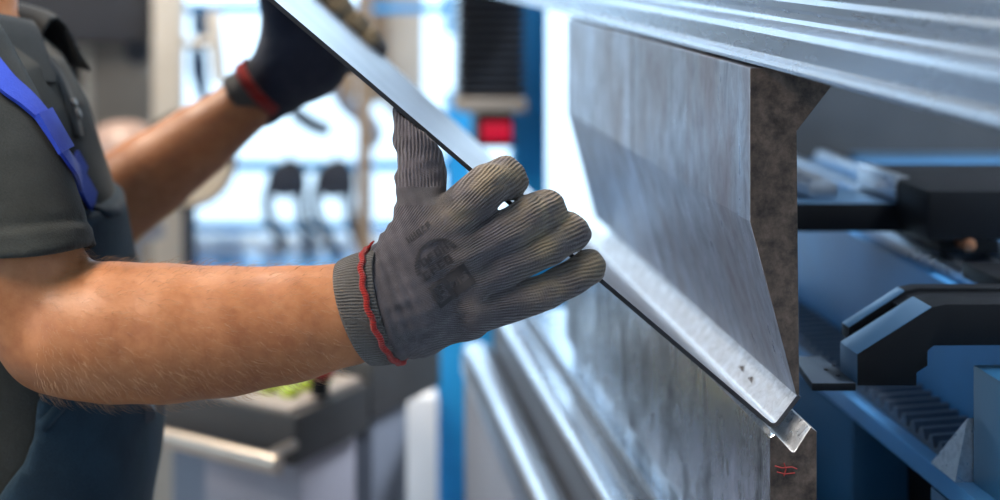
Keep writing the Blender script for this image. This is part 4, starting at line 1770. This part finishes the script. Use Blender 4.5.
bx_lab = ('white bokeh box at the left end of the rack shelf', 'second white bokeh box from left on the rack shelf', 'third white bokeh box from left on the rack shelf',
          'fourth white bokeh box from left on the rack shelf', 'white bokeh box on the rack shelf nearest the near glove')
for k, (x0, x1, yt) in enumerate(((184, 207, 241), (212, 243, 240), (262, 284, 243), (297, 318, 241), (330, 352, 242))):  # boxes added; their white stands for blurred bright highlights
    t = empty('bokeh_box', Vector((P((x0 + x1) / 2, 0, d - 0.06).x, d, zs)), bx_lab[k], 'box', 'white bokeh boxes on the rack shelf')
    a, b = P(x0, 0, d + 0.05), P(x1, yt, d + 0.05)
    bm = NB()
    box(bm, (a.x, d + 0.05, zs + 0.0002), (b.x, d + 0.15, b.z - 0.012), 0.003)
    obj('box_body', bm, MT['white'], t, 0.5)
    bm = NB()
    box(bm, (a.x - 0.002, d + 0.048, b.z - 0.0118), (b.x + 0.002, d + 0.152, b.z), 0.002)
    obj('lid', bm, MT['white'], t, 0.5)


# hanging tools: two big tongs on the middle bar
def tongs(px):
    t = empty('tongs', P(px, 158, d - 0.02), '', 'tongs', 'tongs hanging on the middle bar of the rack')
    y = d - 0.018

    def q(x, yy):
        return P(px + x * 1.07, yy, y)
    bm = NB()
    prism(bm, [(q(*v).x, q(*v).z) for v in ((-19, 192), (-18, 176), (-12, 165), (-3, 160), (4, 157), (13, 161), (19, 170), (20, 186), (10, 196), (-4, 198))], y - 0.012, y + 0.012, 0.004)
    obj('jaw', bm, MT['darktool'], t, 0.6)
    for pts in (((-15, 186), (-18, 200), (-16, 216), (-9, 230), (-4, 243), (-1, 253)), ((15, 186), (13, 198), (14, 210), (17, 224), (22, 239), (26, 252))):
        bm = NB()
        tube(bm, [q(*p) for p in pts], [0.014, 0.014, 0.014, 0.015, 0.015, 0.013], 12)
        obj('handle', bm, MT['darktool'], t, 0.7)
    bm = NB()
    tube(bm, [q(3, 160), q(3, 152) + Vector((0, 0.01, 0)), q(3, 158.6) + Vector((0, 0.032, 0.012)), ], 0.004, 8)
    obj('hook', bm, MT['darktool'], t, 0.7)
    return t


for px, lab in ((286, 'dark steel tongs hanging on the rack, nearer the far arm'), (334, 'dark steel tongs hanging on the rack, beside the tan pole')):
    t = tongs(px)
    t['label'] = lab
# dark blue clamp on the top bar, beside the ivory post
t = empty('hanging_clamp', P(199, 13, d - 0.02), 'dark blue clamp hanging from the top rack bar beside the ivory post', 'clamp')
y = d - 0.022
bm = NB()
prism(bm, [(P(a, b, y).x, P(a, b, y).z) for a, b in ((193, 8), (206, 8), (208, 34), (203, 44), (207, 60), (209, 104), (203, 112), (197, 96), (190, 72), (190, 52), (196, 40), (191, 26))], y - 0.012, y + 0.012, 0.004)
obj('clamp_body', bm, paint('clamp_blue', (0.015, 0.035, 0.09), 0.4), t, 0.6)
bm = NB()
tube(bm, [P(199, 30, y - 0.02), P(199, 30, y + 0.02)], 0.008, 12)
obj('clamp_screw', bm, MT['darktool'], t, 0.6)

# curved sickle shaped bar on a long hanger
t = empty('curved_bar', P(292, 13, d - 0.02), 'dark curved steel bar hanging below the far glove', 'hanging tool')
bm = NB()
tube(bm, [P(289, 103, y), P(296, 113, y), (P(306, 121, y)), P(318, 127, y), P(331, 131, y)], [0.010, 0.020, 0.021, 0.021, 0.017], 14, flat=((0, 1, 0), 0.5))
obj('curved_blade', bm, MT['darktool'], t, 0.7)
bm = NB()
tube(bm, [P(290, 106, y), P(289, 60, y), P(289, 1, y), P(289, 0, y) + Vector((0, 0.034, 0)), P(289, 1, y) + Vector((0, 0.066, 0)), P(289, 6, y) + Vector((0, 0.067, 0))], 0.004, 8)
obj('hanger', bm, MT['darktool'], t, 0.7)
# tan pole with a curved grey arm
d = 3.7
zf = CAMZ * F / d + VY
tp = empty('tan_pole', P(364, zf, d), 'tan upright pole with a curved grey arm, seen between the gloves', 'pole')
bm = NB()
lathe(bm, [(0.12, 0.0), (0.12, 0.02), (0.019, 0.03), (0.019, 2.2)], P(364.5, zf, d), 'z', 24)
obj('pole', bm, MT['tan'], tp, 0.6)
bm = NB()
tube(bm, [P(328, 78, d), P(338, 92, d), P(348, 106, d), P(360, 116, d), P(370, 122, d), P(376, 134, d), P(374, 148, d)], [0.012, 0.02, 0.022, 0.021, 0.022, 0.020, 0.008], 16, flat=((0, 1, 0), 0.6))
obj('curved_arm', bm, MT['grey_paint'], tp, 0.7)
bm = NB()
prism(bm, [(P(a, b, d).x, P(a, b, d).z) for a, b in ((337, 58), (356, 58), (356, 96), (350, 102), (341, 90), (336, 76))], d - 0.02, d + 0.02, 0.006)
obj('timber_pad', bm, MT['tan'], tp, 0.6)

# ivory duct hanging from the ceiling with a tan edge board
d = 4.2
du = empty('ceiling_duct', P(406, 0, d) * 1, 'ivory upright duct coming down behind the sheet, tan strip on its left', 'duct')
du.location.z = RZ
bm = NB()
a, b = P(388, 118, d), P(424, 0, d)
box(bm, (a.x, d, a.z), (b.x, d + 0.12, RZ), 0.008)
obj('duct', bm, MT['ivory'], du, 0.5)
bm = NB()
a, b = P(369, 104, d), P(387.6, 0, d)
box(bm, (a.x, d, a.z), (b.x, d + 0.06, RZ), 0.004)
obj('edge_board', bm, MT['tan'], du, 0.5)
bm = NB()
a, b = P(428, 36, 3.9), P(454, 0, 3.9)
box(bm, (P(446, 0, 3.9).x, 3.9, a.z), (b.x, 3.96, RZ), 0.006)
tag(obj('drop_post', bm, MT['blue'], None, 0.5), 'blue post coming down from ceiling left of the black bellows', 'post')

# round cream disc with a dark rim behind the far forearm
d = 3.0
ds = empty('round_disc', P(188, 160, d), 'cream round disc with a dark rim showing under the far forearm', 'disc')
cc = P(188, 160, d)
r = 49 * d / F
bm = NB()
lathe(bm, [(r - 0.008, -0.006), (r - 0.001, -0.008), (r, 0.0), (r - 0.001, 0.010), (r - 0.01, 0.011)], cc, 'y', 56)
obj('rim', bm, MT['black'], ds, 0.6)
bm = NB()
lathe(bm, [(0.01, -0.009), (r - 0.010, -0.0085), (r - 0.0085, -0.0062)], cc, 'y', 56)
obj('face', bm, paint('cream_face', (0.62, 0.52, 0.40), 0.4, 0.05), ds, 0.6)
bm = NB()
lathe(bm, [(0.08, 0.0), (0.08, 0.02), (0.014, 0.03), (0.014, cc.z - r * 0.3)], (cc.x, d + 0.035, 0), 'z', 24)
obj('stand', bm, MT['darktool'], ds, 0.6)

# ------------------------------------------------------------------- lights
def lamp(name, loc, sx, sy, power, col, label, rot=(0, 0, 0)):
    t = empty(name, loc, label, 'ceiling light', 'ceiling lights')
    bm = NB()
    box(bm, (loc[0] - sx / 2 - 0.03, loc[1] - sy / 2 - 0.03, loc[2] + 0.012), (loc[0] + sx / 2 + 0.03, loc[1] + sy / 2 + 0.03, loc[2] + 0.07), 0.01)
    obj('lamp_housing', bm, MT['white'], t, 0.5)
    bm = NB()
    box(bm, (loc[0] - sx / 2, loc[1] - sy / 2, loc[2] + 0.002), (loc[0] + sx / 2, loc[1] + sy / 2, loc[2] + 0.0115), 0.002)
    obj('diffuser', bm, MT['lamp'], t, 0.5)
    L = bpy.data.lights.new(name + '_light', 'AREA')
    L.shape = 'RECTANGLE'
    L.size, L.size_y = sx, sy
    L.energy = power
    L.color = col
    o = bpy.data.objects.new('light_source', L)
    C.objects.link(o)
    o.parent = t
    o.location = (0, 0, -0.004)
    return t


WARM, COOL = (1.0, 0.86, 0.70), (0.78, 0.88, 1.0)
lamp('ceiling_light', (-0.85, 0.75, 2.25), 0.3, 0.8, 42, WARM, 'long ceiling light above the worker')
lamp('ceiling_light', (1.9, 1.0, 3.4), 0.5, 1.2, 170, COOL, 'added cool fill light above the machine interior')  # unseen lamp added to brighten the interior
lamp('ceiling_light', (-0.7, 2.6, 3.3), 0.5, 1.2, 110, WARM, 'added warm fill light above the grey machine')  # unseen lamp added to brighten the back left and the duct

wd = bpy.data.worlds.new('daylight')
bpy.context.scene.world = wd
wd.use_nodes = True
bg = wd.node_tree.nodes['Background']
bg.inputs['Color'].default_value = (0.58, 0.80, 1.0, 1)
bg.inputs['Strength'].default_value = 4.2

# ------------------------------------------------------------------- camera
cam = bpy.data.cameras.new('camera')
cam.sensor_width = 36.0
cam.lens = 54.0
cam.shift_x, cam.shift_y = (500 - VX) / 1000, -(250 - VY) / 1000
cam.clip_start = 0.02
cam.dof.use_dof = True
cam.dof.focus_distance = 1.125
cam.dof.aperture_fstop = 2.8
co_ = bpy.data.objects.new('camera', cam)
C.objects.link(co_)
co_.location = EYE
co_.rotation_euler = (math.pi / 2, 0, 0)
sc_ = bpy.context.scene
sc_.camera = co_
sc_.view_settings.view_transform = 'Standard'
sc_.view_settings.look = 'None'
sc_.view_settings.exposure = 0.0
sc_.view_settings.gamma = 1.0
sc_.view_settings.use_curve_mapping = False
sc_.cycles.max_bounces = 8
sc_.cycles.transparent_max_bounces = 8
sc_.cycles.sample_clamp_indirect = 6.0
